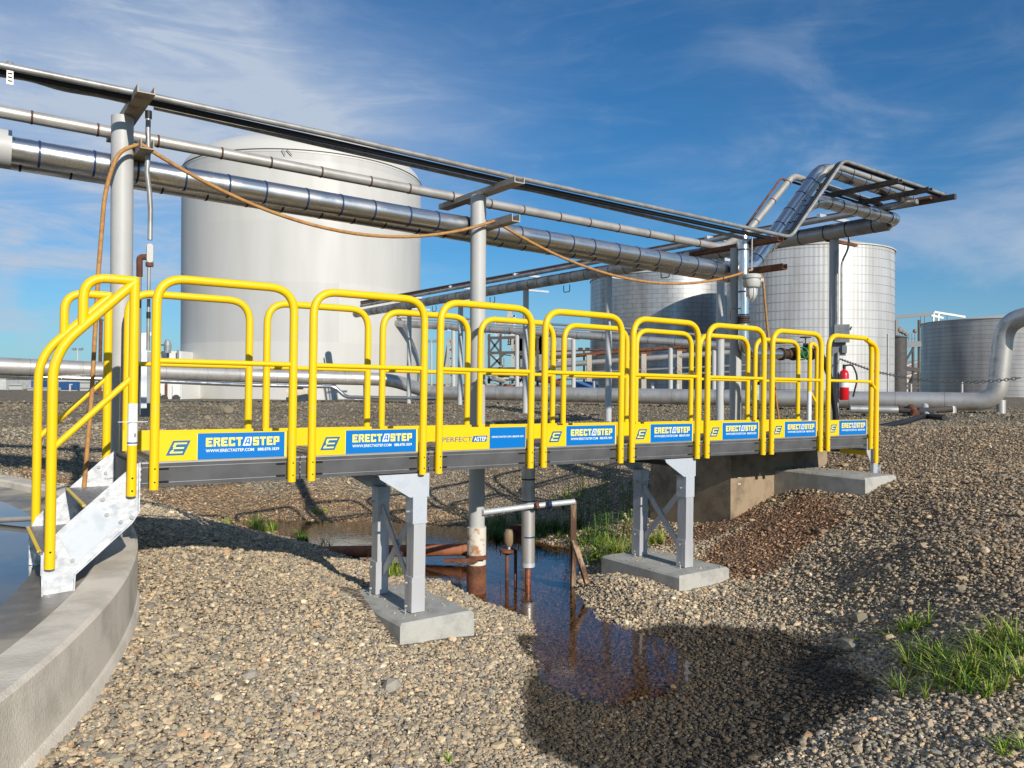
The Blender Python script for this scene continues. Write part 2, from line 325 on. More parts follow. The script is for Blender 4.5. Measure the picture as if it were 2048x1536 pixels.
def region(x, y):
    """local ground colour: (r,g,b) multiplier and a darker-and-smoother factor, as plan-space patches"""
    n = vnoise(x, y, .9, 5) + .6 * vnoise(x, y, 2.7, 6) + .3 * vnoise(x, y, 8, 7)
    def blob(cx, cy, rx, ry, ang=0, soft=.35):
        c, s = math.cos(ang), math.sin(ang); dx, dy = x - cx, y - cy; a = (dx * c + dy * s) / rx; b = (-dx * s + dy * c) / ry
        return smooth((1 - np.sqrt(a * a + b * b) + .42 * n) / soft)
    base = np.array([.37, .32, .25])
    far = np.array([.31, .28, .225]); brown = np.array([.37, .265, .165]); red = np.array([.27, .16, .10])
    r = np.hypot(x, y); vq = (x - O.x) * B.x + (y - O.y) * B.y; uq = (x - O.x) * DH.x + (y - O.y) * DH.y
    t = smooth((y - 11.6 + 1.2 * n) / 2.5)
    tl = smooth((y - 6.8 - .5 * (x + 3) + n) / 1.5) * smooth((-x - 2.6) / .8)   # plateau behind the basin
    c = base[None, :] * np.ones((len(x), 1)); t = np.maximum(t, tl)
    c = c * (1 - t[:, None]) + far * t[:, None]
    tr_ = smooth((x - 1.6 + .5 * n) / 2.0) * (1 - t); c = c * (1 - tr_[:, None]) + np.array([.27, .22, .165]) * tr_[:, None]
    p = G(1530, 1060, -1.4); t = blob(p.x, p.y, 1.0, .62, .7); p = G(1420, 1050, -1.5); t = np.maximum(t, blob(p.x, p.y, .7, .45, .2)) * .80; c = c * (1 - t[:, None]) + red * t[:, None]
    p = G(420, 1000, -1.5); t = blob(p.x, p.y, 2.6, 1.3, .1) * .75; p = G(650, 1000, -1.6); t = np.maximum(t, blob(p.x, p.y, 3.0, 1.2, 0) * .75); c = c * (1 - t[:, None]) + brown * t[:, None]
    c = c * (1 + .22 * (vnoise(x, y, .35, 11) + .5 * vnoise(x, y * .4, 1.1, 12)))[:, None] ; dark_smooth = np.zeros(len(x))
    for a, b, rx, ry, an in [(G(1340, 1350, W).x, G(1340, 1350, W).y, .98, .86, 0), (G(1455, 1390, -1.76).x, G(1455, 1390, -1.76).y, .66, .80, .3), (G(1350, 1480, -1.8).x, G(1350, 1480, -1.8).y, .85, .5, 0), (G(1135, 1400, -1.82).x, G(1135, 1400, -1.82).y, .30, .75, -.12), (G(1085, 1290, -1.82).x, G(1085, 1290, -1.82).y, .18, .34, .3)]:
        dark_smooth = np.maximum(dark_smooth, blob(a, b, rx, ry, an, .16))  # gravel turns darker and smoother in patches around the puddle
    return c, dark_smooth
nx, ny = len(gx), len(gy)
vv = np.c_[X.ravel(), Y.ravel(), Z.ravel()]
idx = np.arange(nx * ny).reshape(ny, nx); fa = np.stack([idx[:-1, :-1], idx[:-1, 1:], idx[1:, 1:], idx[1:, :-1]], -1).reshape(-1, 4)
def npmesh(name, v, f, m, cols=None, smooth_=True, rough=None):
    me = bpy.data.meshes.new(name); k = f.shape[1]
    me.vertices.add(len(v)); me.vertices.foreach_set('co', v.astype(np.float32).ravel())
    me.loops.add(f.size); me.loops.foreach_set('vertex_index', f.astype(np.int32).ravel())
    me.polygons.add(len(f)); me.polygons.foreach_set('loop_start', (np.arange(len(f)) * k).astype(np.int32))
    try: me.polygons.foreach_set('loop_total', np.full(len(f), k, np.int32))
    except Exception: pass
    me.polygons.foreach_set('use_smooth', np.full(len(f), smooth_))
    if cols is not None:
        a = me.color_attributes.new('tone', 'FLOAT_COLOR', 'POINT'); a.data.foreach_set('color', cols.astype(np.float32).ravel())
    me.materials.append(m); me.update(calc_edges=True); me.validate()
    o = bpy.data.objects.new(name, me); COL.objects.link(o); return o
def groundmat():
    m = bpy.data.materials.new('gravel_ground'); m.use_nodes = True; t = m.node_tree; b = t.nodes['Principled BSDF']
    at = N('ShaderNodeAttribute', t, attribute_name='tone'); g = N('ShaderNodeNewGeometry', t)
    def vor(sc, rnd=1):
        v = N('ShaderNodeTexVoronoi', t); v.inputs['Scale'].default_value = sc; v.inputs['Randomness'].default_value = rnd; t.links.new(g.outputs['Position'], v.inputs['Vector']); return v
    v1 = vor(34); v2 = vor(12); v3 = N('ShaderNodeTexNoise', t); v3.inputs['Scale'].default_value = 1.7; v3.inputs['Detail'].default_value = 10; v3.inputs['Roughness'].default_value = .7; t.links.new(g.outputs['Position'], v3.inputs['Vector'])
    sp = N('ShaderNodeSeparateColor', t); t.links.new(v1.outputs['Color'], sp.inputs[0])
    rmp = N('ShaderNodeValToRGB', t); rmp.color_ramp.interpolation = 'LINEAR'; e = rmp.color_ramp.elements
    e[0].position = 0; e[0].color = (.40, .42, .46, 1); e[1].position = 1; e[1].color = (1.9, 1.75, 1.5, 1)
    for p, c in ((.3, (.75, .72, .70)), (.6, (1.05, .95, .85)), (.85, (1.35, 1.2, 1.0))): q = e.new(p); q.color = (*c, 1)
    t.links.new(sp.outputs[0], rmp.inputs[0])
    x = N('ShaderNodeMix', t, data_type='RGBA', blend_type='MULTIPLY'); x.inputs['Factor'].default_value = 1; t.links.new(at.outputs['Color'], x.inputs[6]); t.links.new(rmp.outputs[0], x.inputs[7])
    sc_ = N('ShaderNodeVectorMath', t, operation='SCALE'); t.links.new(x.outputs[2], sc_.inputs[0]); t.links.new(mrange(t, v3.outputs[0], .3, .75, .75, 1.25), sc_.inputs['Scale'])
    t.links.new(sc_.outputs[0], b.inputs['Base Color']); b.inputs['Roughness'].default_value = .95; b.inputs['Specular IOR Level'].default_value = .2
    t.links.new(mrange(t, at.outputs['Alpha'], 0, 1, .95, .45), b.inputs['Roughness'])
    bp = N('ShaderNodeBump', t); bp.inputs['Strength'].default_value = 1; bp.inputs['Distance'].default_value = .03; bp.invert = True
    t.links.new(mth(t, 'ADD', v1.outputs['Distance'], mth(t, 'MULTIPLY', v2.outputs['Distance'], .6)), bp.inputs['Height']); t.links.new(bp.outputs[0], b.inputs['Normal'])
    return m
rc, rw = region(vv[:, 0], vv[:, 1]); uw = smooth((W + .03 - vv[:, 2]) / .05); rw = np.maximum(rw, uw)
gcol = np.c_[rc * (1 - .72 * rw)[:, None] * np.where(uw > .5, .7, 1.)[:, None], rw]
gcol[:, :3] *= .8
deep = smooth((W - vv[:, 2]) / .12); gcol[:, :3] = np.where(uw[:, None] > .5, np.array([.20, .13, .075]) * (1 - .45 * deep[:, None]), gcol[:, :3])
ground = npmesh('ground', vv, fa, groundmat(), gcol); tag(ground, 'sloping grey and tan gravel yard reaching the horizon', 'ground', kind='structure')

# loose stones lying on the near slopes: one mesh of angular pebbles
def pebbles():
    PAD = [(1.50, 2.12, -.20, .82), (4.10, 4.78, -.20, .82), (6.68, 7.30, -.30, 1.05)]
    xs = []; 
    for (r0, r1, dens) in ((2.2, 4.2, 7200), (4.2, 6.2, 5200), (6.2, 8.4, 3100), (8.4, 10.5, 1700), (10.5, 13, 1000), (13, 17, 480), (17, 30, 150)):
        a0, a1 = math.radians(-43), math.radians(48); area = .5 * (a1 - a0) * (r1 * r1 - r0 * r0); n = int(area * dens)
        r = np.sqrt(RNG.uniform(r0 * r0, r1 * r1, n)); a = RNG.uniform(a0, a1, n); xs.append(np.c_[r * np.sin(a), r * np.cos(a), RNG.lognormal(0, .42, n) * (.0063, .0068, .0074, .0074, .0082, .0110, .0150)[(r0 > 4) + (r0 > 6) + (r0 > 8) + (r0 > 10) + (r0 > 12) + (r0 > 16)]])
    p = np.concatenate(xs); x, y, s = p.T; z = height(x, y, True)
    keep = (np.hypot(x - BC.x, y - BC.y) > BR + s) & (z > W - .10)
    uq = (x - O.x) * DH.x + (y - O.y) * DH.y; vq = (x - O.x) * B.x + (y - O.y) * B.y
    lift = np.full(len(x), np.nan)
    for (a, b, c, d), zt_ in zip(PAD, (-1.572, -1.610, -.938)):
        ins = (uq > a) & (uq < b) & (vq > c) & (vq < d); top = ins & (uq > a + .04) & (uq < b - .04) & (vq > c + .04) & (vq < d - .04) & (RNG.random(len(x)) < .02 + .05 * (vq > c + .6)) & (s < .011)
        keep &= ~(ins & ~top); lift = np.where(top, zt_, lift)
    z = np.where(np.isnan(lift), z, lift)
    c, dark_smooth = region(x, y)
    keep &= RNG.random(len(x)) > smooth((np.hypot(x, y) - 19) / 11); bare = smooth((c[:, 0] - c[:, 2] * 1.85) / .06); keep &= RNG.random(len(x)) > bare * .72
    x, y, s, z, c, dark_smooth = x[keep], y[keep], s[keep], z[keep], c[keep], dark_smooth[keep]; n = len(x)
    big_ = RNG.random(n) < .012; s = np.where(big_, s * 1.9, s)
    ph = (1 + 5 ** .5) / 2
    iv = np.array([(-1, ph, 0), (1, ph, 0), (-1, -ph, 0), (1, -ph, 0), (0, -1, ph), (0, 1, ph), (0, -1, -ph), (0, 1, -ph), (ph, 0, -1), (ph, 0, 1), (-ph, 0, -1), (-ph, 0, 1)]) / math.hypot(1, ph)
    fi = np.array([(0, 11, 5), (0, 5, 1), (0, 1, 7), (0, 7, 10), (0, 10, 11), (1, 5, 9), (5, 11, 4), (11, 10, 2), (10, 7, 6), (7, 1, 8), (3, 9, 4), (3, 4, 2), (3, 2, 6), (3, 6, 8), (3, 8, 9), (4, 9, 5), (2, 4, 11), (6, 2, 10), (8, 6, 7), (9, 8, 1)])
    v = iv[None] * RNG.uniform(.72, 1.22, (n, 12, 1)) * np.stack([RNG.uniform(.9, 1.5, n), RNG.uniform(.7, 1.1, n), RNG.uniform(.5, .85, n)], 1)[:, None, :]
    t1 = RNG.normal(0, .45, n); t2 = RNG.uniform(0, 6.28, n)
    c1, s1, c2, s2 = np.cos(t1), np.sin(t1), np.cos(t2), np.sin(t2); vx, vy, vz = v[..., 0], v[..., 1], v[..., 2]
    vy, vz = vy * c1[:, None] - vz * s1[:, None], vy * s1[:, None] + vz * c1[:, None]; vx, vy = vx * c2[:, None] - vy * s2[:, None], vx * s2[:, None] + vy * c2[:, None]
    v = np.stack([vx, vy, vz], -1) * s[:, None, None] + np.stack([x, y, z + s * .35], -1)[:, None, :]
    pal = np.array([(1.18, 1.06, .86), (1.0, .93, .8), (.62, .66, .70), (.50, .52, .56), (.85, .80, .72), (1.5, 1.42, 1.25), (1.12, .84, .62), (.40, .38, .38), (.72, .74, .68)])
    w_ = np.array([.20, .2, .13, .09, .16, .05, .04, .05, .08]); k = RNG.choice(len(pal), n, p=w_ / w_.sum())
    cc = c * pal[k] * RNG.uniform(.82, 1.2, (n, 1)) * 1.28; cc *= 1.06 * (1 - .42 * smooth((y - 8.5) / 6))[:, None]; cc *= (1 - .84 * dark_smooth)[:, None]
    sub = z < W - .012; cc[sub] = np.array([.15, .10, .06]) * RNG.uniform(.6, 1.5, (int(sub.sum()), 1)); dark_smooth = np.where(sub, 1, dark_smooth)
    col = np.repeat(np.c_[np.clip(cc, 0, .85), dark_smooth][:, None, :], 12, 1).reshape(-1, 4)
    m = bpy.data.materials.new('loose_stones'); m.use_nodes = True; t = m.node_tree; b = t.nodes['Principled BSDF']; at = N('ShaderNodeAttribute', t, attribute_name='tone')
    t.links.new(at.outputs['Color'], b.inputs['Base Color']); t.links.new(mrange(t, at.outputs['Alpha'], 0, 1, .85, .5), b.inputs['Roughness']); b.inputs['Specular IOR Level'].default_value = .3
    fcs = (fi[None] + (np.arange(n) * 12)[:, None, None]).reshape(-1, 3)
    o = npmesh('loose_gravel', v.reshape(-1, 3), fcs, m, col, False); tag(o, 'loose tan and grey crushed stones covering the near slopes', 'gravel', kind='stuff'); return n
NP = pebbles()

# water
def watermat(name, col, bscale, bstr, rough=.02, alpha=.35):
    m = bpy.data.materials.new(name); m.use_nodes = True; t = m.node_tree; t.nodes.clear(); o = N('ShaderNodeOutputMaterial', t)
    g = N('ShaderNodeBsdfGlossy', t); g.inputs['Roughness'].default_value = rough; g.inputs['Color'].default_value = (1, 1, 1, 1)
    tr_ = N('ShaderNodeBsdfTransparent', t); tr_.inputs['Color'].default_value = (*col, 1)
    fr = N('ShaderNodeLayerWeight', t); fr.inputs['Blend'].default_value = .5; mx_ = N('ShaderNodeMixShader', t)
    ge = N('ShaderNodeNewGeometry', t); n = N('ShaderNodeTexNoise', t); n.inputs['Scale'].default_value = bscale; n.inputs['Detail'].default_value = 4; n.inputs['Distortion'].default_value = 1.2
    mp = N('ShaderNodeMapping', t); mp.inputs['Scale'].default_value = (1, 2.2, 1); t.links.new(ge.outputs['Position'], mp.inputs[0]); t.links.new(mp.outputs[0], n.inputs['Vector'])
    bp = N('ShaderNodeBump', t); bp.inputs['Strength'].default_value = bstr; bp.inputs['Distance'].default_value = .01; t.links.new(n.outputs[0], bp.inputs['Height'])
    t.links.new(bp.outputs[0], g.inputs['Normal']); t.links.new(bp.outputs[0], fr.inputs['Normal'])
    t.links.new(mth(t, 'MULTIPLY_ADD', mth(t, 'POWER', fr.outputs['Facing'], 4.6), .97, .022, True), mx_.inputs[0]); t.links.new(tr_.outputs[0], mx_.inputs[1]); t.links.new(g.outputs[0], mx_.inputs[2]); t.links.new(mx_.outputs[0], o.inputs[0]); return m
mb = MB(); mb.v = [Vector(q) for q in ((-6.2, 3.6, W), (5, 3.6, W), (5, 13, W), (-6.2, 13, W))]; mb.face((0, 1, 2, 3))
tag(mb.build('ditch_water', watermat('brown_ditch_water', (.72, .60, .46), 7, .12)), 'brown standing water in the ditch under the walkway', 'water', kind='structure')

# ================================================================ BASIN
bas = thing('concrete_basin', 'round concrete basin with a low curved rim wall, left foreground', 'basin', (BC.x, BC.y, -1.1))
n = 256; mb = MB(); r0 = BR - .215
mb.lathe([(r0, -1.5), (r0, -1.058), (r0 + .018, -1.04), (BR - .018, -1.04), (BR, -1.058), (BR, -1.335), (BR + .014, -1.35), (BR + .05, -2.0)], (BC.x, BC.y, 0), n)
mb.build('rim_wall', CONC, bas)
FLO = mat('damp_concrete_floor', (.42, .37, .29), .75, 0, (.15, .135, .115), 1.3, .38, .6, bump=.15, rvar=-.3)
mb = MB(); mb.lathe([(.01, -1.34), (3, -1.28), (6.5, -1.20), (r0 + .002, -1.112)], (BC.x, BC.y, 0), 160); mb.build('basin_floor', FLO, bas)
mb = MB(); n0 = 96; rr = 8.22
mb.v = [Vector((BC.x + (rr + .05 * math.sin(5 * a) + .05 * math.sin(13 * a + 1)) * math.cos(a), BC.y + (rr + .05 * math.sin(5 * a) + .05 * math.sin(13 * a + 1)) * math.sin(a), -1.1275)) for a in [2 * math.pi * k / n0 for k in range(n0)]]; mb.face(range(n0))
tag(mb.build('basin_water', watermat('still_basin_water', (.32, .34, .36), 3, .02)), 'shallow still water reflecting the sky in the round basin', 'water', kind='structure')
mb = MB(); mb.rod(P(-60, 1043, 6.3), P(118, 1034, 6.2), .022)
single(mb, 'basin_pipe', SMALLP, 'thin pale pipe lying across the basin water behind the stair', 'pipe', P(0, 1043, 6.3))

# ================================================================ WALKWAY (local axes u, v, w under one rotated empty)
MW = Matrix((D, B, U)).transposed().to_4x4(); MW.translation = O
walk = bpy.data.objects.new('walkway', None); COL.objects.link(walk); walk.matrix_world = MW; ORG[walk.name] = Vector()
tag(walk, 'long yellow-railed metal walkway with steps at both ends crossing the ditch', 'walkway')
ML = .914; FH = .145; RV = (-.03, .88)
def V(*a): return Vector(a)
def text_obj(name, s, size, loc, m, parent, sx_=1., bold=0., align='LEFT', shear=0., spacing=1.):
    c = bpy.data.curves.new(name, 'FONT'); c.body = s; c.size = size; c.offset = bold; c.align_x = align; c.extrude = .0006; c.shear = shear; c.space_character = spacing; c.resolution_u = 3
    t = bpy.data.objects.new(name, c); COL.objects.link(t); dg = bpy.context.evaluated_depsgraph_get(); me = bpy.data.meshes.new_from_object(t.evaluated_get(dg)); bpy.data.objects.remove(t)
    me.transform(Matrix.Translation(loc) @ Matrix.Rotation(math.radians(90), 4, 'X') @ Matrix.Diagonal((sx_, 1, 1, 1)))
    me.materials.clear(); me.materials.append(m); o = bpy.data.objects.new(name, me); COL.objects.link(o); o.parent = parent; ORG[o.name] = Vector(); return o
def fit_text(name, s, u0, u1, w0, cap, v, m, parent, bold=0.):
    o = text_obj(name, s, cap / .70, (0, 0, 0), m, parent, bold=bold); xs = [q.co.x for q in o.data.vertices]; k = (u1 - u0) / (max(xs) - min(xs))
    a = min(xs); 
    for q in o.data.vertices: q.co = Vector((u0 + (q.co.x - a) * k, v + q.co.y, w0 + q.co.z))
    o.data.update(); return o
BLK = {'E': [(0, 0, 1, .24), (0, .38, .85, .62), (0, .76, 1, 1), (0, 0, .36, 1)], 'R': [(0, 0, .34, 1), (0, .78, .92, 1), (.66, .54, 1, .94), (0, .40, .86, .58), (.56, .2, .86, .42), (.66, 0, 1, .3)], 'C': [(0, 0, 1, .24), (0, .76, 1, 1), (0, 0, .36, 1), (.66, .66, 1, 1), (.66, 0, 1, .34)],
       'T': [(0, .76, 1, 1), (.32, 0, .68, 1)], 'S': [(0, 0, 1, .24), (0, .76, 1, 1), (0, .39, 1, .62), (0, .5, .36, 1), (.64, 0, 1, .5), (0, 0, .36, .30), (.64, .70, 1, 1)], 'P': [(0, 0, .36, 1), (0, .76, 1, 1), (.66, .4, 1, 1), (0, .34, 1, .56)]}
def block_word(mb, s, u0, u1, w0, h, v, gap=.16, th=.0012):
    n = len(s); cw = (u1 - u0) / (n + (n - 1) * gap)
    for i, ch in enumerate(s):
        for k, (a, b, c, d) in enumerate(BLK[ch]):
            x = u0 + i * cw * (1 + gap); mb.box2((x + a * cw, v - k * .00015, w0 + b * h), (x + c * cw, v + th, w0 + d * h))
def quad(mb, pts, v, th=.0012): mb.prism([V(a, v, b) for a, b in pts], (0, th, 0))
def make_frame():
    mb = MB()
    mb.box2((.003, 0, .004), (ML - .003, .006, FH - .010)); mb.box2((.003, .844, .004), (ML - .003, .85, FH - .010))
    mb.box2((.004, .0063, .006), (.012, .8437, FH - .012)); mb.box2((ML - .012, .0063, .006), (ML - .004, .8437, FH - .012))
    mb.m = 1; mb.box2((.003, -.004, FH - .0095), (ML - .003, .03, FH - .001)); mb.box2((.003, -.002, .113), (ML - .003, -.0002, .1155)); mb.box2((.003, -.002, .026), (ML - .003, -.0002, .0285))
    mb.box2((.003, .82, FH - .0095), (ML - .003, .854, FH - .001))
    mb.m = 2
    for u0 in (.088, ML - .15):
        for w0 in (.103, .030): mb.tube([V(u0, -.0005, w0), V(u0 + .058, -.0005, w0)], .006, 8)
    mb.m = 1
    for w0 in (.04, .07, .1): mb.box2((-.0015, -.003, w0), (.0022, -.0005, w0 + .016))
    o = mb.build('deck_frame', [FRAME, FRAMEL, HOLE], walk)
    mb = MB()
    for k in range(15): v0 = .034 + k * .0525; mb.box2((.006, v0, FH - .012), (ML - .006, v0 + .047, FH - .002))
    for k in range(11): u0 = .03 + k * .083; mb.box2((u0, .036, FH - .0018), (u0 + .012, .81, FH + .003))
    mb.build('tread_plate', TREAD, o); return o
def make_rail(v):
    pts = fillet([V(.063, v, -.008), V(.063, v, 1.182), V(.851, v, 1.182), V(.851, v, -.008)], .155, 10)
    o = MB().tube(pts, .0254, 16).build('guardrail', YEL, walk)
    MB().rod(V(.07, v, .715), V(.845, v, .715), .0155).build('mid_rail', YEL, o)
    for u in (.063, .851):
        for w in (.035, .11): MB().rod(V(u, v - .0262 * (1 if v < 0 else -1), w), V(u, v - .0245 * (1 if v < 0 else -1), w), .005, 8).build('bolt_hole', HOLE, o)
    for u in (.063, .851): MB().box2((u - .02, min(v, v + (.03 if v < 0 else -.03)), .018), (u + .02, max(v, v + (.03 if v < 0 else -.03)), .127)).build('mounting_bracket', YEL, o)
    return o
def make_toe(front, sign=0):
    if front: mb = MB().box2((.085, -.0045, FH + .001), (.832, -.0005, .307)); o = mb.build('toe_board', YEL, walk)
    else: mb = MB().box2((.036, .848, FH + .002), (.878, .853, .277)); o = mb.build('toe_board', YEL, walk)
    v = -.0045
    if sign == 1:
        MB().box2((.300, v - .0016, FH + .003), (.812, v - .0002, .301)).build('blue_panel', BLUE, o)
        MB().box2((.296, v - .001, FH + .004), (.300, v - .0002, .3)).build('panel_edge', CREAM, o); MB().box2((.812, v - .001, FH + .004), (.822, v - .0002, .3)).build('panel_edge', CREAM, o)
        # slanted letter E emblem
        E_ = [(.128, .178), (.224, .178), (.262, .262), (.166, .262)]; mb = MB(); quad(mb, E_, v - .0012, .001); mb.build('emblem', TEAL, o)
        mb = MB(); s = lambda a, b: (.128 + a * .096 + b * .038, .178 + b * .084)
        for a0, b0, a1, b1 in ((.14, .14, .86, .25), (.20, .44, .82, .55), (.14, .75, .86, .86)): quad(mb, [s(a0, b0), s(a1, b0), s(a1, b1), s(a0, b1)], v - .0019, .0006)
        quad(mb, [s(.14, .14), s(.30, .14), s(.30, .40), s(.16, .34)], v - .0022, .0006); quad(mb, [s(.14, .60), s(.30, .52), s(.30, .86), s(.14, .86)], v - .0022, .0006)
        mb.build('emblem_strokes', CREAM, o)
        mb = MB(); block_word(mb, 'ERECT', .345, .556, .222, .052, v - .0032); block_word(mb, 'STEP', .618, .778, .222, .052, v - .0032); mb.build('lettering', CREAM, o)
        mb = MB(); quad(mb, [(.556, .222), (.606, .222), (.612, .274), (.574, .274)], v - .0030, .001); mb.build('letter_plate', WHITEV, o)
        mb = MB(); quad(mb, [(.566, .229), (.574, .229), (.590, .267), (.583, .267)], v - .0040, .0008); quad(mb, [(.590, .229), (.599, .229), (.600, .267), (.583, .267), (.583, .262), (.592, .262)], v - .0041, .0008); quad(mb, [(.575, .238), (.593, .238), (.593, .244), (.578, .244)], v - .0042, .0008); mb.build('letter', BLUE, o)
        fit_text('web_address', 'WWW.ERECTASTEP.COM   888.878.1839', .345, .778, .190, .017, v - .0028, WHITEV, o, .0004)
    if sign == 2:
        MB().box2((.500, v - .0016, FH + .003), (.822, v - .0002, .301)).build('blue_panel', BLUE, o)
        fit_text('lettering', 'PERFECT', .105, .348, .205, .034, v - .0012, TEAL, o)
        mb = MB(); quad(mb, [(.345, .200), (.472, .200), (.482, .244), (.362, .244)], v - .0014, .001); mb.build('letter_plate', TEAL, o)
        fit_text('lettering', 'ASTEP', .364, .470, .206, .030, v - .0024, WHITEV, o, .0008)
        fit_text('web_address', 'PERFECTASTEP.COM | 888.878.1839', .518, .802, .226, .012, v - .0026, WHITEV, o, .0003)
    return o
fr0 = make_frame(); rf0 = make_rail(RV[0]); rr0 = make_rail(RV[1]); tf0 = make_toe(True, 1); tf2 = make_toe(True, 2); tr0 = make_toe(False)
tf2.location.x = 2 * ML
for i in range(1, 8):
    for o in (fr0, rf0, rr0, tf0, tr0):
        if o is tf0 and i == 2: continue
        c = copytree(o, walk); c.location.x = i * ML
# supports
def leg(u, v, zt, zb):
    mb = MB(); mb.box2((u, v, zb + .02), (u + .092, v + .1, zt)); o = mb.build('support_leg', LEG, walk)
    mb = MB(); mb.box2((u - .012, v - .006, zt - .19), (u + .096, v + .106, zt + .001)) if v < .3 else mb.box2((u - .004, v - .006, zt - .1), (u + .096, v + .106, zt + .001)); mb.build('upper_sleeve', GALV, o)
    mb = MB(); mb.box2((u - .014, v - .008, zb + .022), (u + .088, v + .096, zb + .26)); mb.build('lower_sleeve', LEG, o)
    mb = MB(); mb.box2((u - .06, v - .035, zb), (u + .11, v + .13, zb + .014)); mb.build('base_plate', LEG, o)
    for dz, a in ((.22, 0), (.06, 0)): MB().rod(V(u - .022, v + .045, zb + dz), V(u - .040, v + .045, zb + dz), .009, 6).build('bolt', BOLT, o)
    MB().rod(V(u - .014, v + .045, zt - .11), V(u - .040, v + .045, zt - .11), .009, 6).build('bolt', BOLT, o)
    for a, b in ((-.045, .02), (.095, .115)): MB().rod(V(u + a, v + b, zb + .014), V(u + a, v + b, zb + .05), .007, 6).build('anchor_bolt', BOLT, o)
    return o
for us, zb in ((1.722, -.975), (4.410, -.985)):
    for v in (.0, .565): leg(us, v, -.158, zb)
    mb = MB(); mb.prism([V(us - .27, -.004, -.004), V(us + .112, -.004, -.004), V(us + .112, -.004, -.165), V(us - .035, -.004, -.165), V(us - .26, -.004, -.03)], (0, .006, 0)); mb.box2((us - .27, .002, -.010), (us + .112, .12, -.004)); mb.box2((us - .035, .002, -.165), (us + .112, .115, -.157)); mb.build('support_bracket', GALV, walk)
    mb = MB(); mb.prism([V(us - .27, .66, -.004), V(us + .112, .66, -.004), V(us + .112, .66, -.165), V(us - .035, .66, -.165), V(us - .26, .66, -.03)], (0, .006, 0)); mb.build('support_bracket', GALV, walk)
    MB().box2((us + .01, .12, -.09), (us + .08, .66, -.006)).build('cross_beam', FRAME, walk)
    for a, b in ((-.30, -.80), (-.80, -.30)):
        MB().bar(V(us + .04 + (.008 if a > b else -.008), .10, a), V(us + .04 + (.008 if a > b else -.008), .565, b), .012, .052, (1, 0, 0)).build('cross_brace', LEG, walk)
# left stair
def plate(mb, pts, v, th): mb.prism([V(a, v, b) for a, b in pts], (0, th, 0))
SO = [(-.010, .147), (-.010, -.125), (-.046, -.185), (-.318, -.435), (-.322, -.535), (-.468, -.535), (-.472, -.33), (-.44, -.25), (-.39, -.195), (-.085, .09)]
def stair_left():
    for v, v0, v1 in ((-.008, -.008, -.030), (.852, .858, .874)):
        mb = MB(); plate(mb, SO, v, .006)
        for a, b in (((-.010, .147), (-.010, -.125)), ((-.010, -.125), (-.046, -.185)), ((-.046, -.185), (-.318, -.435)), ((-.318, -.435), (-.322, -.535)), ((-.472, -.33), (-.468, -.535))):
            mb.bar(V(a[0], (v0 + v1) / 2, a[1]), V(b[0], (v0 + v1) / 2, b[1]), abs(v1 - v0), .007, (0, 1, 0))
        q_ = mb.build('stringer', GALVC, walk)
        if v < 0: o = q_
    mb = MB(); plate(mb, [(-.393, -.232), (-.228, -.072), (-.106, -.190), (-.318, -.386)], -.0125, .0045); mb.build('cover_plate', GALV, o)
    for a, b in ((-.41, -.33), (-.33, -.36), (-.17, -.13), (-.10, -.175), (-.045, -.155), (-.19, -.045)): MB().rod(V(a, -.008, b), V(a, -.020, b), .011, 8).build('bolt', BOLT, o)
    for a, b in ((-.10, .05), (-.06, .01), (-.16, -.03), (-.23, -.10), (-.43, -.34)): MB().rod(V(a, .852, b), V(a, .842, b), .011, 8).build('bolt', BOLT, o)
    for k, (u, w) in enumerate(((-.17, -.075), (-.375, -.30))):
        mb = MB(); mb.box2((u - .11, .0, w - .018), (u + .125, .85, w)); mb.m = 1; mb.box2((u - .116, .002, w - .006), (u - .098, .848, w + .003)); s_ = mb.build('step', [TREAD, YEL], walk)
        for v in (.004, .838): mb = MB(); mb.prism([V(u - .10, v, w - .02), V(u + .12, v, w - .02), V(u - .10, v, w - .13)], (0, .008, 0)); mb.build('step_gusset', GALV, s_)
    MB().box2((-.006, .12, -.10), (-.002, .84, .12)).build('riser_panel', FRAME, walk)
stair_left()
def hand(v, dz=0):
    lo = -.39 + dz; o = MB().tube(fillet([V(-.437, v, lo), V(-.437, v, .745), V(-.045, v, 1.150)], .15, 9), .0254, 16).build('stair_handrail', YEL, walk)
    MB().tube([V(-.052, v, -.035), V(-.052, v, 1.172)], .0254, 16).build('rail_post', YEL, o)
    MB().tube(fillet([V(-.302, v, .89), V(-.302, v, 1.152), V(-.055, v, 1.152)], .12, 9), .0254, 16).build('grab_loop', YEL, o)
    MB().rod(V(-.437, v, .235), V(-.052, v, .625), .0165).build('mid_rail', YEL, o)
    mb = MB()
    for u, ws in ((-.437, (-.30,)), (-.052, (.065, -.005))):
        for w in ws: mb.rod(V(u, v - .0256 * (1 if v < 0 else -1), w), V(u, v - .0249 * (1 if v < 0 else -1), w), .0055, 10)
    mb.build('bolt_hole', HOLE, o); return o
hf = hand(-.035); hr = hand(.885)
def sticker(u, v, w0, w1, parent):
    o = MB().tube([V(u, v, w0), V(u, v, w1)], .0262, 20, False).build('instruction_sticker', WHITEV, parent)
    mb = MB(); h = w1 - w0
    mb.tube([V(u, v, w0 + .04 * h), V(u, v, w0 + .075 * h)], .0266, 20, False); mb.build('sticker_stripe', mat('sticker_blue', (.03, .05, .25), .5), o)
    mb = MB()
    for k in range(9): q = w0 + h * (.93 - k * .045); mb.box2((u - .012, v - .0272, q), (u + .010, v - .0240, q + h * .008))
    mb.box2((u + .004, v - .0272, w0 + .2 * h), (u + .014, v - .022, w0 + .29 * h)); mb.build('sticker_print', STEELG, o)
sticker(-.052, -.035, .245, .475, hf)
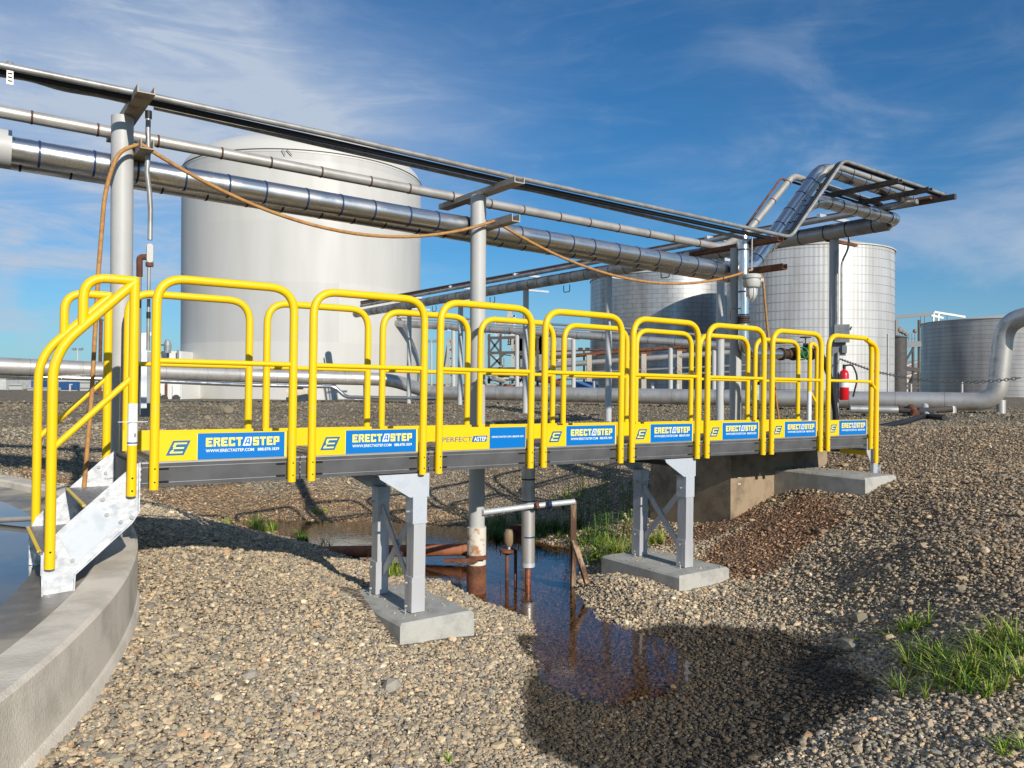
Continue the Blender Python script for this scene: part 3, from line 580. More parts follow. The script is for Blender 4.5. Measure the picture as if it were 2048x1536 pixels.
mb = MB(); mb.rod(V(-.13, -.066, .375), V(.02, -.066, .375), .0018, 6); mb.build('cable_tie', WHITEV, hf)
# right end step
def stair_right():
    u0 = 8 * ML
    for v in (-.012, .852):
        mb = MB()
        plate(mb, [(u0 - .10, .10), (u0 + .055, .10), (u0 + .055, -.09), (u0 + .12, -.19), (u0 + .12, -.31), (u0 - .02, -.31), (u0 - .02, -.17), (u0 - .10, -.05)], v, .010)
        vv0 = v - .03 if v < 0 else v + .010; mb.box2((u0 - .02, vv0, -.31), (u0 - .012, vv0 + .03, -.17)); mb.box2((u0 + .112, vv0, -.31), (u0 + .12, vv0 + .03, -.19)); mb.box2((u0 - .02, vv0, -.31), (u0 + .12, vv0 + .03, -.302)); mb.build('end_stringer', GALVC, walk)
    mb = MB(); mb.box2((u0 - .02, .0, -.035), (u0 + .19, .85, -.017)); s_ = mb.build('step', TREAD, walk)
    mb = MB(); mb.box2((u0 - .023, .012, -.085), (u0 - .0205, .36, -.036)); mb.build('step_nosing', YEL, s_)
    mb = MB(); mb.box2((u0 - .023, .362, -.07), (u0 - .0205, .72, -.036)); mb.build('dark_decal', FRAME, s_)
    mb = MB(); mb.box2((u0 - .023, .722, -.085), (u0 - .0205, .84, -.036)); mb.build('step_nosing', YEL, s_)
    o = MB().tube(fillet([V(u0 - .005, -.058, -.165), V(u0 - .005, -.058, 1.10), V(u0 - .20, -.052, 1.16)], .10, 9), .0254, 16).build('stair_handrail', YEL, walk)
    MB().rod(V(u0 - .10, -.055, .70), V(u0 - .005, -.058, .62), .0165).build('mid_rail', YEL, o)
    o = MB().tube(fillet([V(u0 + .19, .90, -.10), V(u0 + .19, .90, 1.19), V(u0 + .335, .90, 1.15), V(u0 + .335, .90, -.25)], .07, 9), .0254, 16).build('stair_handrail', YEL, walk)
    MB().rod(V(u0 + .19, .90, .62), V(u0 + .335, .90, .46), .0165).build('mid_rail', YEL, o); sticker(u0 + .19, .90, .22, .60, o)
stair_right()


# footings: cast blocks under the legs
def footing(u0, u1, v0, v1, zt, h, label):
    o = L((u0 + u1) / 2, (v0 + v1) / 2, zt - h); mb = MB(); ch = .018; ring = []
    for z, i in ((zt - h, 0), (zt - ch, 0), (zt, ch)):
        ring.append([L(a, b, z) for a, b in ((u0 + i, v0 + i), (u1 - i, v0 + i), (u1 - i, v1 - i), (u0 + i, v1 - i))])
    for r in ring: mb.v += r
    for k in (0, 4):
        for i in range(4): j = (i + 1) % 4; mb.face((k + i, k + j, k + 4 + j, k + 4 + i))
    mb.face((8, 9, 10, 11)); mb.face((3, 2, 1, 0))
    single(mb, 'concrete_footing', CONCN, label, 'footing', o, 'concrete footings under the walkway')
footing(1.53, 2.10, -.17, .80, -1.572, .32, 'pale concrete footing nearest the camera, under the left pair of support legs')
footing(4.13, 4.76, -.18, .80, -1.610, .36, 'concrete footing between the puddle and the slope, under the right pair of legs')
footing(6.70, 7.28, -.30, 1.05, -.938, .30, 'concrete footing under the step at the far right end of the walkway')

# ================================================================ PIPE RACK OVER THE WALKWAY (runs along D at v = 1.12)
POSTS = ((.07, -1.5), (2.94, -2.2), (6.43, -1.1))
def hpt(p, dz=0): return Vector((p.x, p.y, p.z + dz))
def channel(mb, a, b, w, h, th=.008):
    """steel channel: web below, two flanges up"""
    a, b = Vector(a), Vector(b); d = (b - a).normalized(); s = d.cross(Vector((0, 0, 1))).normalized(); up = s.cross(d)
    mb.box((a + b) / 2, ((b - a).length, w, th), (d, s, up))
    for q in (-1, 1): mb.box((a + b) / 2 + s * q * (w / 2 - th / 2 - .0005) + up * (h / 2), ((b - a).length - .002, th, h), (d, s, up))
plab = ('tall white pipe post at the left end of the walkway, steel arms at its top', 'white pipe post rising from the ditch behind the walkway, rusty at its foot', 'white pipe post near the valve piping at the right end of the walkway')
for i, (u, zb) in enumerate(POSTS):
    zt = (1.80, 1.67, 1.56)[i]; base = L(u, 1.12, zb); t = thing('pipe_post', plab[i], 'post', base, 'white posts carrying the overhead pipes')
    MB().rod(base, L(u, 1.12, zt), .070 if i < 2 else .066, 32).build('pole', WPAINT, t)
    mb = MB(); channel(mb, L(u + .05, .56, zt + .01), L(u + .05, 1.83, zt + .01), .105, .045); mb.build('top_arm', RUSTL if i < 2 else RUST, t)
    zl = (1.55, 1.39, 1.27)[i]
    mb = MB(); channel(mb, L(u + .115, (.88, .70, .55)[i], zl), L(u + .115, 1.22, zl), .085, .06); mb.build('lower_arm', RUSTL if i < 2 else RUST, t)
    MB().box2((0, 0, 0), (0, 0, 0)) if False else None
    if i == 1:
        MB().tube([L(u, 1.12, -2.2), L(u, 1.12, -1.27)], .084, 28).build('lower_sleeve', PVC, t)
        MB().tube([L(u, 1.12, -2.15), L(u, 1.12, -1.60)], .0865, 28, False).build('rusted_foot', RUST, t)
        MB().bar(P(889, 1121, 6.93), P(955, 1121, 6.90), .034, .034).build('clamp_bar', RUST, t); MB().rod(P(950, 1119, 6.90), P(973, 1117, 6.90), .011, 8).build('clamp_bolt', RUST, t)
        MB().lathe([(.095, -.02), (.095, .02)], L(u, 1.12, -1.53), 24).build('clamp_band', RUST, t)
    if i == 2: MB().tube([L(u, 1.12, -1.1), L(u, 1.12, -.55)], .0665, 28, False).build('lower_sleeve', WPAINT, t)

def straps(path, r, m, parent, step, start=.15, width=.014, n=20, name='strap', jitter=.0):
    pts = [Vector(p) for p in path]; acc = -start; cnt = 0
    for a, b in zip(pts, pts[1:]):
        l = (b - a).length; d = (b - a).normalized(); 
        while acc + step <= l + 0 or acc < 0 and acc + step <= l:
            acc += step * (1 + .10 * math.sin(cnt * 2.3 + step)); c = a + d * acc
            if 0 <= acc <= l and cnt < 95:
                MB().tube([c - d * width / 2, c + d * width / 2], r, n).build(name, m, parent); cnt += 1
        acc -= l
def pipe(name, label, cat, path, r, m, rf=.3, strap=None, group=None, n=20, part_name='jacket'):
    f = fillet(path, rf, 8) if rf else [Vector(p) for p in path]
    t = thing(name, label, cat, f[0], group); MB().tube(f, r, n).build(part_name, m, t)
    if strap: straps(f, r + strap[2] if len(strap) > 2 else r + .003, strap[0], t, strap[1])
    return t
def ext(a, b, k): a, b = Vector(a), Vector(b); return a + (a - b).normalized() * k
U2 = 10.6
a, b = PV(128, 317, 1.28), PV(1440, 538, 1.28)
rack_b = L(U2, 1.65, 2.50)
big1 = [ext(a, b, 6), b, PV(1492, 548, 1.28), PV(1643, 336, 1.28), PV(1830, 401, 1.28)]
pipe('insulated_pipe', 'thick shiny silver overhead pipe with blue straps, the nearer of two', 'pipe', big1, .086, SHINY, .22, (STRAPB, .30), 'overhead pipes above the walkway', 36)
a, b = PV(367, 371, 1.50), PV(1440, 549, 1.50)
far_end = L(U2, 20.9, 2.42)
big2 = [ext(a, b, 6.6), b, PV(1478, 553, 1.5), L(8.45, 1.5, 2.47), L(U2 - .05, 1.5, 2.46), L(U2 - .05, 1.9, 2.45)]
pipe('insulated_pipe', 'thick silver overhead pipe hidden mostly behind the nearer one, bending up at the right', 'pipe', big2, .086, SHINY, .25, (STRAPD, .30), 'overhead pipes above the walkway', 36)
a, b = PV(0, 223, 1.55), PV(1441, 495, 1.55)
small = [ext(a, b, 6), b, PV(1490, 470, 1.62), PV(1586, 352, 1.62), PV(1760, 408, 1.62)]
pipe('small_pipe', 'slender pale overhead pipe with rusty brown bands, above the thick silver ones', 'pipe', small, .044, SMALLP, .1, (STRAPR, .42), 'overhead pipes above the walkway', 24)
# thin conduits on the front ends of the arms
def cond(v, pts, r, label, rf=.09, m=CONDU): return pipe('conduit', label, 'conduit', ([ext(PV(*pts[0], v), PV(*pts[1], v), 5)] if pts[0][0] < 0 and r > .018 else []) + [PV(x, y, v) for x, y in pts], r, m, rf, None, 'thin conduits along the overhead rack', 14, 'tube')
cond(.74, [(-120, 104), (0, 130), (265, 184), (650, 267), (1031, 355), (1560, 470), (1582, 474), (1687, 321), (1888, 389)], .021, 'topmost thin grey conduit running the whole length of the overhead rack')
cond(.80, [(-120, 118), (0, 142), (265, 197), (650, 281), (1031, 367), (1545, 478), (1572, 478), (1678, 324), (1880, 392)], .021, 'thin black conduit just under the topmost grey one', .09, BLACK)
cond(.88, [(308, 214), (410, 236), (650, 291), (1006, 371), (1055, 378), (1485, 476)], .019, 'thin pale conduit lowest of the three on the rack front')
cond(.85, [(-120, 128), (0, 150), (60, 158), (120, 178), (205, 192), (256, 204)], .014, 'flexible grey conduit sagging at the top left corner')
t = thing('strap_hanger', 'short perforated galvanised strap hanging over the conduits at the top left', 'hanger', PV(20, 130, .76))
c = PV(20, 150, .74); MB().box(c, (.034, .004, .11), (DH, B, Vector((0, 0, 1)))).build('strap', CONDU, t); MB().lathe([(.0, .030), (.018, .026), (.026, .012), (.026, 0)], PV(20, 133, .76), 20).build('clamp', CONDU, t)
for k in range(4): MB().box(c + Vector((0, 0, .03 - k * .022)) - B * .003, (.022, .003, .007), (DH, B, Vector((0, 0, 1)))).build('slot', HOLE, t)
# white coupling on the thick pipe at the left picture edge
a = PV(-60, 286, 1.28); b = PV(22, 300, 1.28); mb = MB(); mb.tube([a, b], .125, 36); t = single(mb, 'pipe_coupling', WPAINT, 'round white coupling cover on the thick pipe at the left edge', 'coupling', a)
# hose draped along the lower arms
HP = [PU(150, 990, -.35), PU(163, 900, -.30), PU(173, 780, -.24), PU(182, 640, -.2), PU(187, 520, -.16), PU(192, 400, -.1), PU(205, 345, -.03), PU(222, 314, .03), PU(243, 303, .10)]
A_ = L(.16, .98, 1.60); B_ = L(3.02, .98, 1.435); C_ = L(6.56, .95, 1.33)
def sag(a, b, s, n=26, skew=.5): return [a.lerp(b, k / n) + Vector((0, 0, -s * 4 * (k / n) * (1 - k / n))) for k in range(1, n)]
hp = fillet([L(-.22, .80, -1.16), L(-.20, .82, -.9), L(-.14, .86, -.1), L(-.10, .9, .7), L(-.06, .93, 1.25), L(.02, .95, 1.52), A_], .3, 5) + sag(A_, B_, .34) + [B_] + sag(B_, C_, .34) + [C_, L(6.66, .93, 1.22), L(6.85, 1.0, .6), L(7.15, 1.1, -.2), L(7.35, 1.15, -.78)]
single(MB().tube(hp, .0135, 12), 'hose', HOSE, 'long tan hose draped over the lower arms of the posts', 'hose', A_)

# conduit, fitting and cabinet behind the left post
t = thing('riser_conduit', 'vertical grey conduit with an oval junction fitting beside the left white post', 'conduit', PU(298, 700, .35))
q = lambda x, y, v=1.0: PV(x, y, v)
MB().tube([q(297, 222), q(296, 262), q(297, 300), q(294, 345), q(299, 385), q(301, 420), q(300, 480)], .0165, 14).build('upper_tube', CONDU, t)
MB().tube([q(297, 222), q(297, 237)], .022, 14).build('collar', BLACK, t)
mb = MB(); c = q(300, 506); mb.tube([c + Vector((0, 0, .05)), c - Vector((0, 0, .055))], .024, 16); fit = mb.build('junction_fitting', GALV, t)
fd = -c.normalized(); fs = fd.cross(Vector((0, 0, 1))).normalized(); mb = MB(); pts = []
for k in range(20): a_ = 2 * math.pi * k / 20; pts.append(c + fd * .024 + fs * .020 * math.cos(a_) + Vector((0, 0, .044 * (1 if math.sin(a_) > 0 else -1) + .020 * math.sin(a_))))
mb.prism(pts, fd * .008); mb.build('cover', WPAINT, fit)
MB().tube([q(299, 525), q(299, 533)], .026, 14).build('rust_collar', RUST, t)
MB().tube([q(298, 533), q(296, 700)], .011, 12).build('lower_tube', CONDU, t)
MB().tube([q(297, 624), q(297, 637)], .0135, 12).build('tape', BLACK, t)
t = thing('riser_conduit', 'shorter rusty conduit with an elbow left of the oval junction fitting', 'conduit', PU(279, 700, .35))
MB().tube(fillet([q(293, 514), q(279, 514), q(279, 553)], .04), .020, 14).build('elbow', RUST, t); MB().tube([q(279, 552), q(277, 830)], .0135, 12).build('tube', STEELG, t)
t = thing('electrical_cabinet', 'grey steel enclosure behind the left end guardrail', 'cabinet', PU(290, 840, .5))
AX = (DH, B, Vector((0, 0, 1)))
c = PU(292, 755, .55); MB().box(c, (.16, .14, .46), AX).build('enclosure', GREYB, t)
c = PU(280, 744, .44); MB().box(c, (.10, .05, .62), AX).build('mounting_channel', GALV, t)
c = PU(282, 670, .45); MB().bar(PU(268, 671, .42), PU(312, 667, .6), .03, .03).build('crossbar', GALV, t)
c = PU(293, 820, .6); MB().box(c, (.12, .02, .13), AX).build('plate', GREYB, t)

# ================================================================ VALVE PIPING AT THE RIGHT END
t = thing('valve_pipe', 'shiny vertical pipe bending to a horizontal run with rusty flanges and valves', 'pipe', PV(1487, 700, 1.0))
vv_ = .98; q = lambda x, y, v=vv_: PV(x, y, v)
MB().tube(fillet([q(1478, 560, 1.2), q(1487, 462, vv_), q(1487, 632)], .10, 10), .060, 28).build('vertical_run', SHINY, t)
MB().tube(fillet([q(1487, 648), q(1487, 707), q(1560, 708)], .16, 10) , .060, 28).build('elbow_run', SHINY, t)
for y in (500, 584, 630): MB().tube([q(1487, y - 1.5), q(1487, y + 1.5)], .0625, 28).build('strap', STRAPB, t)
for y0, y1, r in ((633, 637, .072), (638, 641, .062), (642, 646, .074)): MB().tube([q(1487, y0), q(1487, y1)], r, 24).build('flange', DRUST, t)
MB().tube([q(1556, 708), q(1604, 708)], .050, 24).build('valve_body', DRUST, t)
for x, r in ((1560, .075), (1573, .06), (1585, .078), (1618, .078), (1626, .05)): MB().tube([q(x, 708), q(x + 4, 708)], r, 24).build('flange', DRUST, t)
MB().tube([q(1604, 708), q(1628, 708)], .052, 24).build('gate_valve_body', DRUST, t)
c = q(1611, 708); MB().tube([c, c + Vector((0, 0, .13))], [.045, .026], 16).build('bonnet', DRUST, t)
def wheel(c, ax, R_, r_, m, name, parent, spokes=5):
    ax = Vector(ax).normalized(); x, y = frame_axes(ax); mb = MB(); pts = [c + (x * math.cos(2 * math.pi * k / 28) + y * math.sin(2 * math.pi * k / 28)) * R_ for k in range(29)]
    mb.tube(pts, r_, 10, False)
    for k in range(spokes): a_ = 2 * math.pi * k / spokes + .3; mb.rod(c, c + (x * math.cos(a_) + y * math.sin(a_)) * R_, r_ * .8, 8)
    mb.tube([c - ax * .012, c + ax * .012], r_ * 2.4, 12); return mb.build(name, m, parent)
wheel(c + Vector((0, 0, .20)), (0, 0, 1), .062, .006, STEELD, 'dark_handwheel', t); MB().rod(c + Vector((0, 0, .1)), c + Vector((0, 0, .215)), .008).build('stem', STEELD, t)
wheel(q(1604, 707, .84), -ray(1604, 707) + Vector((-.5, 0, .1)), .072, .008, GREEN, 'green_handwheel', t); MB().rod(q(1604, 707, .84), q(1608, 708, .96), .010).build('stem', DRUST, t)
MB().tube([q(1512, 712), q(1512, 772), ], .040, 20).build('drop_pipe', DRUST, t); MB().tube([q(1512, 770), q(1512, 800)], .056, 24).build('silver_body', SHINY, t); MB().tube([q(1512, 800), q(1512, 870)], [.035, .03], 18).build('lower_leg', DRUST, t)
MB().lathe([(.0, -.035), (.055, -.035), (.055, .035), (0, .035)], q(1505, 790, .93), 24, -ray(1505, 790)).build('round_gauge', GALV, t)
MB().tube(fillet([q(1628, 708), q(1643, 709), q(1662, 760), q(1672, 830), q(1674, 900)], .2, 7), .036, 16).build('black_hose', BLACK, t)
MB().tube(fillet([q(1500, 617), q(1463, 617), q(1461, 640)], .05), .007, 8).build('sample_tube', BLACK, t)
MB().rod(q(1550, 687), q(1606, 684), .006, 8).build('stem_rod', STEELD, t)
# caged lamp
t = thing('caged_lamp', 'grey industrial lamp with a glass globe in a wire cage hanging by the valve pipe', 'lamp', PV(1502, 560, .55)); q = lambda x, y, v=.55: PV(x, y, v)
MB().rod(q(1504, 475), q(1503, 542), .0085, 12).build('hanger_tube', CONDU, t)
c = q(1503, 565); MB().lathe([(0, .105), (.085, .105), (.098, .09), (.098, .062), (.084, .055), (.084, .04), (.090, .04), (.090, -.005), (.078, -.03), (.03, -.034), (0, -.034)], c + Vector((0, 0, -.02)), 32).build('housing', LGREY, t)
MB().lathe([(.047, 0), (.050, -.03), (.048, -.075), (.036, -.11), (.018, -.128), (.001, -.132)], c + Vector((0, 0, -.052)), 28).build('globe', GLASS, t)
mb = MB()
for k in range(4):
    a_ = k * math.pi / 4 + .2; dx = Vector((math.cos(a_), math.sin(a_), 0)); z0 = c + Vector((0, 0, -.06))
    mb.tube(fillet([z0 + dx * .058, z0 + dx * .058 + Vector((0, 0, -.085)), z0 + Vector((0, 0, -.150)), z0 - dx * .058 + Vector((0, 0, -.085)), z0 - dx * .058], .03, 5), .0032, 8)
mb.build('wire_cage', GALV, t)
MB().tube([c + Vector((.085, .03, .03)), c + Vector((.13, .05, .03))], [.03, .022], 16).build('conduit_hub', LGREY, t)

# ================================================================ SECOND RACK (runs across, at u = 10.6)
V2 = (2.58, 4.87, 7.91, 10.94, 14.03, 17.08)
LB2 = ['white post at the far right with switch boxes and a fire extinguisher on it', 'white post of the far rack just left of the valve piping', 'white post of the far rack standing between the fourth and fifth guardrails', 'white post of the far rack seen through the third and fourth guardrails', 'thin white post of the far rack, second from its left end', 'thinnest white post at the left end of the far rack, before the big white tank']
for i, v in enumerate(V2):
    base = L(U2, v, -.85 if i else -.95); t = thing('rack_post', LB2[i], 'post', base, 'posts of the far pipe rack')
    MB().rod(base, L(U2, v, 2.36), .072, 24).build('pole', WPAINT, t)
    MB().bar(L(U2 - .35, v + .05, 2.68), L(U2 + .45, v + .05, 2.68), .06, .05).build('top_arm', GALV, t)
    MB().bar(L(U2 - .08, v + .08, 2.33), L(U2 + .75, v + .08, 2.33), .05, .05).build('lower_arm', GALV if i else RUST, t)
t = thing('insulated_pipe', 'long shiny pipe of the far rack going from the upper right down behind the guardrails', 'pipe', L(U2 - .05, 1.7, 2.45)); pth = [L(U2 - .05, 1.62, 2.45), L(U2 - .05, 21.0, 2.42)]
MB().tube(pth, .125, 28).build('jacket', DULLP, t); straps(pth, .128, STRAPD, t, .42, .2, .016, 24)
cap = L(U2 - .05, 21.0, 2.42); pth = [cap, L(U2 + 1, 21.1, 2.42), L(U2 + 14, 17.0, 2.35)]
for i_, (v0, du, z, r, m, lb) in enumerate(((1.0, .32, 2.80, .035, STEELD, 'dark conduit on the outer edge of the far rack'), (1.2, .18, 2.79, .028, RUST, 'rusty conduit beside the dark one on the far rack'), (1.62, .02, 2.78, .044, DULLP, 'pale insulated small pipe on top of the far rack'))):
    pipe('rack_conduit', lb, 'conduit', [PU(1890 - 28 * i_, 390 + 7 * i_, 10.45 - .12 * i_), PU(722, 604 + 4 * i_, 10.45 - .12 * i_)], r, m, 0, None, None, 14, 'tube')
mb = MB(); 
for v in (1.35, 3.0):
    t = thing('cross_channel', ('dark steel cross channel nearest the tip of the upper rack', 'dark steel cross channel further back under the upper rack conduits')[v > 2], 'beam', L(9.4, v, 2.62))
    channel(mb := MB(), L((9.75, 9.0)[v > 2], .62, 2.60), L((9.75, 9.0)[v > 2], 1.95, 2.60), .10, .05); mb.build('channel', STEELD, t)
t = thing('cross_channel', 'long dark edge beam along the outer end of the upper rack', 'beam', L(10.9, .6, 2.62)); MB().bar(L(10.42, .62, 2.62), L(10.42, 4.2, 2.66), .06, .07).build('channel', STEELD, t)
pipe('small_pipe', 'mid-size pale pipe climbing beside the thick silver riser', 'pipe', [PV(1560, 478, 1.05), PV(1655, 335, 1.05), PV(1676, 334, 1.05), PV(1832, 386, 1.05)], .036, SMALLP, .12, (STRAPD, .4), 'overhead pipes above the walkway')
pipe('small_pipe', 'short bright pipe on the riser between the silver pipe and the conduits', 'pipe', [PV(1576, 468, .92), PV(1625, 398, .92)], .040, SHINY, 0, (STRAPD, .16), 'overhead pipes above the walkway')
pipe('conduit', 'thin rusty conduit at the far side of the riser', 'conduit', [PV(1463, 492, 1.75), PV(1562, 357, 1.75), PV(1740, 412, 1.75)], .016, RUST, .05, None, 'thin conduits along the overhead rack', 10, 'tube')
for i, v in enumerate((6.2, 9.3, 12.4, 15.5)):
    c = L(U2 + .05, v, 2.29); single(MB().tube(fillet([c, c + Vector((0, 0, -.16)), c + B * .22 + Vector((0, 0, -.16)), c + B * .22], .04), .010, 8), 'pipe_drain_loop', STEELD, 'thin wire-like drain loop under the far rack pipe, ' + ('nearest to the mid silver tank', 'right of the fourth far post', 'between the third and fourth far posts', 'left of all the others')[i], 'drain loop', c, 'drain loops under the far rack')
# fittings on the right-hand far post
pb = L(U2, 2.58, 0); toC = (-Vector((pb.x, pb.y, 0))).normalized(); sd = toC.cross(Vector((0, 0, 1))).normalized() * -1; UPV = Vector((0, 0, 1)); AP = (sd, toC, UPV)
def onp(px, py, off=.10): Y_ = (pb + toC * off).y; return P(px, py, Y_)
t = thing('disconnect_switch', 'grey safety switch box with a side lever on the right far post', 'switch', onp(1683, 665)); MB().box(onp(1684, 667, .16), (.22, .12, .28), AP).build('box', GREYB, t); MB().bar(onp(1700, 660, .2), onp(1703, 653, .2), .02, .02).build('lever', BLACK, t)
MB().box(onp(1678, 690, .09), (.20, .04, .34), AP).build('back_plate', STEELG, t)
t = thing('junction_box', 'small green-grey junction box below the switch on the right far post', 'box', onp(1688, 699)); MB().box(onp(1689, 699, .14), (.07, .08, .11), AP).build('box', GREYB, t)
for k, (x, nm) in enumerate(((1674, 'left'), (1684, 'right'))):
    pts = [onp(x + 2, 500, .12), onp(x, 520, .12), onp(x, 655, .12)] if k == 0 else [onp(1698, 470, .1), onp(1697, 497, .12), onp(1683, 525, .12), onp(1683, 655, .12)]
    pipe('conduit', ('straight thin conduit down the front of the right far post', 'bent thin conduit coming off the rack beside the right far post')[k], 'conduit', pts, .017, CONDU, .1, None, None, 12, 'tube')
single(MB().rod(onp(1676, 705, .12), onp(1674, 850, .12), .022), 'conduit', CONDU, 'lower grey conduit between the switch box and the ground', 'conduit', onp(1676, 705, .12))
t = thing('fire_extinguisher', 'red fire extinguisher with a black hose hanging on the right far post', 'fire extinguisher', onp(1687, 800)); c = onp(1688, 800, .18)
MB().lathe([(0, 0), (.062, 0), (.072, .015), (.072, .40), (.055, .455), (.022, .48), (.022, .50)], c, 28).build('cylinder', RED, t)
MB().lathe([(.0735, .20), (.0735, .33)], c, 28).build('paper_tag', WHITEV, t)
MB().lathe([(.024, .49), (.024, .56), (0, .56)], c, 14).build('valve_head', BLACK, t)
MB().tube(fillet([c + Vector((0, 0, .54)), c + sd * .12 + Vector((0, 0, .56)), c + sd * .20 + Vector((0, 0, .36)), c + sd * .13 + Vector((0, 0, .05))], .14, 6), .014, 10).build('hose', BLACK, t)
pth = [onp(1668, 880, .1), onp(1660, 780, .14), onp(1652, 724, .14)]

# ================================================================ GROUND-LEVEL PIPES BEYOND
gp = [P(-260, 724, 18.2), P(0, 732, 19.8), P(212, 740, 21.4), P(500, 751, 24.2), P(782, 759, 26.2), P(862, 786, 25.6), P(971, 786, 24.6), P(1440, 795, 21.4), P(1900, 802.5, 19), P(1993, 804, 18.5), P(2010, 636, 18.4), P(2150, 626, 17.2)]
pipe('ground_pipe', 'thick dull silver pipe low across the yard, rising in an elbow at the right edge', 'pipe', gp, .215, MATTEP, .55, (mat('jacket_seam', (.34, .34, .34), .5, .7), 1.1), None, 32)
pipe('ground_pipe', 'slim silver pipe running just below the thick dull one at the left', 'pipe', [P(-200, 746, 19), P(0, 751.5, 20), P(212, 758, 21.2), P(500, 770, 23.6), P(668, 773, 25), P(692, 794, 25), P(880, 797, 24.2)], .062, SHINY, .15, None, None, 20)
for i, (x, y0, y1, r, Yd) in enumerate(((1901, 812, 842, .13, 18.9), (2002, 800, 836, .10, 18.5), (730, 770, 805, .06, 26))):
    t = thing('pipe_stub', ('wide short metal stub under the thick pipe before the far right tank', 'narrow flanged stub under the right elbow of the thick pipe', 'thin grey stub under the thick pipe before the white tank')[i], 'support', P(x, y1, Yd)); MB().rod(P(x, y0, Yd), P(x, y1 + 8, Yd), r, 24).build('stub', MATTEP, t)
    if i == 1: MB().tube([P(x, 834, Yd), P(x, 836.5, Yd)], .20, 24).build('flange', STEELD, t)
t = thing('valve_manifold', 'dark cluster of pipes and valves lying below the thick pipe at the right', 'valve', P(1850, 825, 17.5))
for k, (x0, y0, x1, y1, r, m) in enumerate(((1700, 818, 1795, 820, .09, DULLP), (1795, 820, 1850, 826, .06, STEELD), (1805, 818, 1870, 828, .08, STEELD), (1838, 822, 1905, 818, .07, STEELD), (1822, 815, 1832, 832, .09, RUST), (1850, 812, 1853, 832, .07, WPAINT), (1750, 824, 1800, 812, .03, STEELD))):
    MB().rod(P(x0, y0, 17.6 + .15 * (k % 3)), P(x1, y1, 17.4), r, 14).build('pipe_piece' if k < 4 else 'valve_body', m, t)
single(MB().tube(fillet([G(1700, 868, -.80), G(1755, 856, -.66), G(1800, 846, -.60), G(1850, 832, -.56), P(1890, 836, 14)], .5, 6), .05, 12), 'black_hose', BLACK, 'thick black hose lying on the gravel right of the walkway', 'hose', G(1760, 856, -.66))
# chain barrier
ch = [onp(1680, 718, .1), P(1752, 744, 11.2), P(1822, 757, 10.2), P(1880, 763.5, 9.6), P(1940, 765, 9.1), P(2000, 761, 8.7), P(2060, 753, 8.3)]; cs = []
for a, b in zip(ch, ch[1:]): cs += [a.lerp(b, k / 6) for k in range(6)]
tot = sum((b - a).length for a, b in zip(cs, cs[1:])); mb = MB(); nl = int(tot / .052); acc = 0; j = 0; done = 0
for k in range(nl):
    tgt = k * .052
    while j < len(cs) - 2 and done + (cs[j + 1] - cs[j]).length < tgt: done += (cs[j + 1] - cs[j]).length; j += 1
    d = (cs[j + 1] - cs[j]).normalized(); c = cs[j] + d * (tgt - done); x, y = frame_axes(d); s_ = x if k % 2 else y
    mb.tube([c + d * .033 * math.cos(a_) + s_ * .017 * math.sin(a_) for a_ in [2 * math.pi * q_ / 8 for q_ in range(9)]], .0048, 5, False)
single(mb, 'chain', mat('dull_chain', (.25, .24, .23), .5, .6), 'sagging steel chain stretched from the right far post to the right edge', 'chain', ch[0])
for i, (x, yt, yb, Yd) in enumerate(((1924, 764, 800, 22), (1776, 668, 800, 22.5), (1822, 768, 800, 24), (572 + 1350, 764, 764.5, 22))):
    if i == 3: break
    single(MB().rod(P(x, yb, Yd), P(x, yt, Yd), .03, 10), 'chain_stake', WPAINT, ('short white stake carrying a thin chain before the far right tank', 'thin pale stake at the right edge of the ribbed tank', 'thin pale stake before the dark pipework')[i], 'stake', P(x, yb, Yd), 'stakes beyond the thick pipe')

# ================================================================ TANKS
def dirpx(px, d): r = ray(px, 768); a_ = math.atan2(r.x, r.y); return Vector((math.sin(a_) * d, math.cos(a_) * d, 0))
def tank(name, label, px, d, R_, zt, apex, m, roofm, bands=0, bm=None, base=-.75, bstart=0, dome=False):
    c = dirpx(px, d); c.z = base; t = thing(name, label, 'tank', c)
    MB().lathe([(R_, 0), (R_, zt - base)], c, 128).build('shell', m, t)
    pr = [(R_ + (.012 if dome else .05), zt - base - .05), (R_ + (.012 if dome else .05), zt - base)]
    if dome: pr += [(R_ * math.cos(q_), zt - base + (apex - zt) * math.sin(q_) ** 1.0) for q_ in [math.pi / 2 * k / 14 for k in range(1, 15)]]
    else: pr += [(R_ * .66, zt - base + (apex - zt) * .36), (R_ * .3, zt - base + (apex - zt) * .72), (.02, apex - base)]
    MB().lathe(pr, c, 128).build('roof', roofm, t)
    for k in range(bands):
        z = base + bstart + (zt - base - bstart) * (k + .5) / bands
        MB().lathe([(R_ + .001, -.009), (R_ + .012, -.009), (R_ + .012, .009), (R_ + .001, .009)], Vector((c.x, c.y, z)), 128).build('band', bm, t)
    return t, c
TW_ = tankmat('white_tank_paint', (.57, .56, .53), (.535, .525, .49), .5, 0, 5.1, bw=5.4, bh=2.3, mort=.010, jd=.965)
tk, c = tank('white_tank', 'huge smooth white tank with a domed roof behind the left guardrails', 609, 36, 5.05, 8.78, 10.35, TW_, mat('white_roof_paint', (.57, .56, .53), .5), 0, dome=True)
MB().lathe([(5.06, -.014), (5.08, -.014), (5.08, .014), (5.06, .014)], Vector((c.x, c.y, 8.82)), 128).build('roof_cable', STEELD, tk)
d_ = (-Vector((c.x, c.y, 0))).normalized(); s_ = d_.cross(Vector((0, 0, 1)))
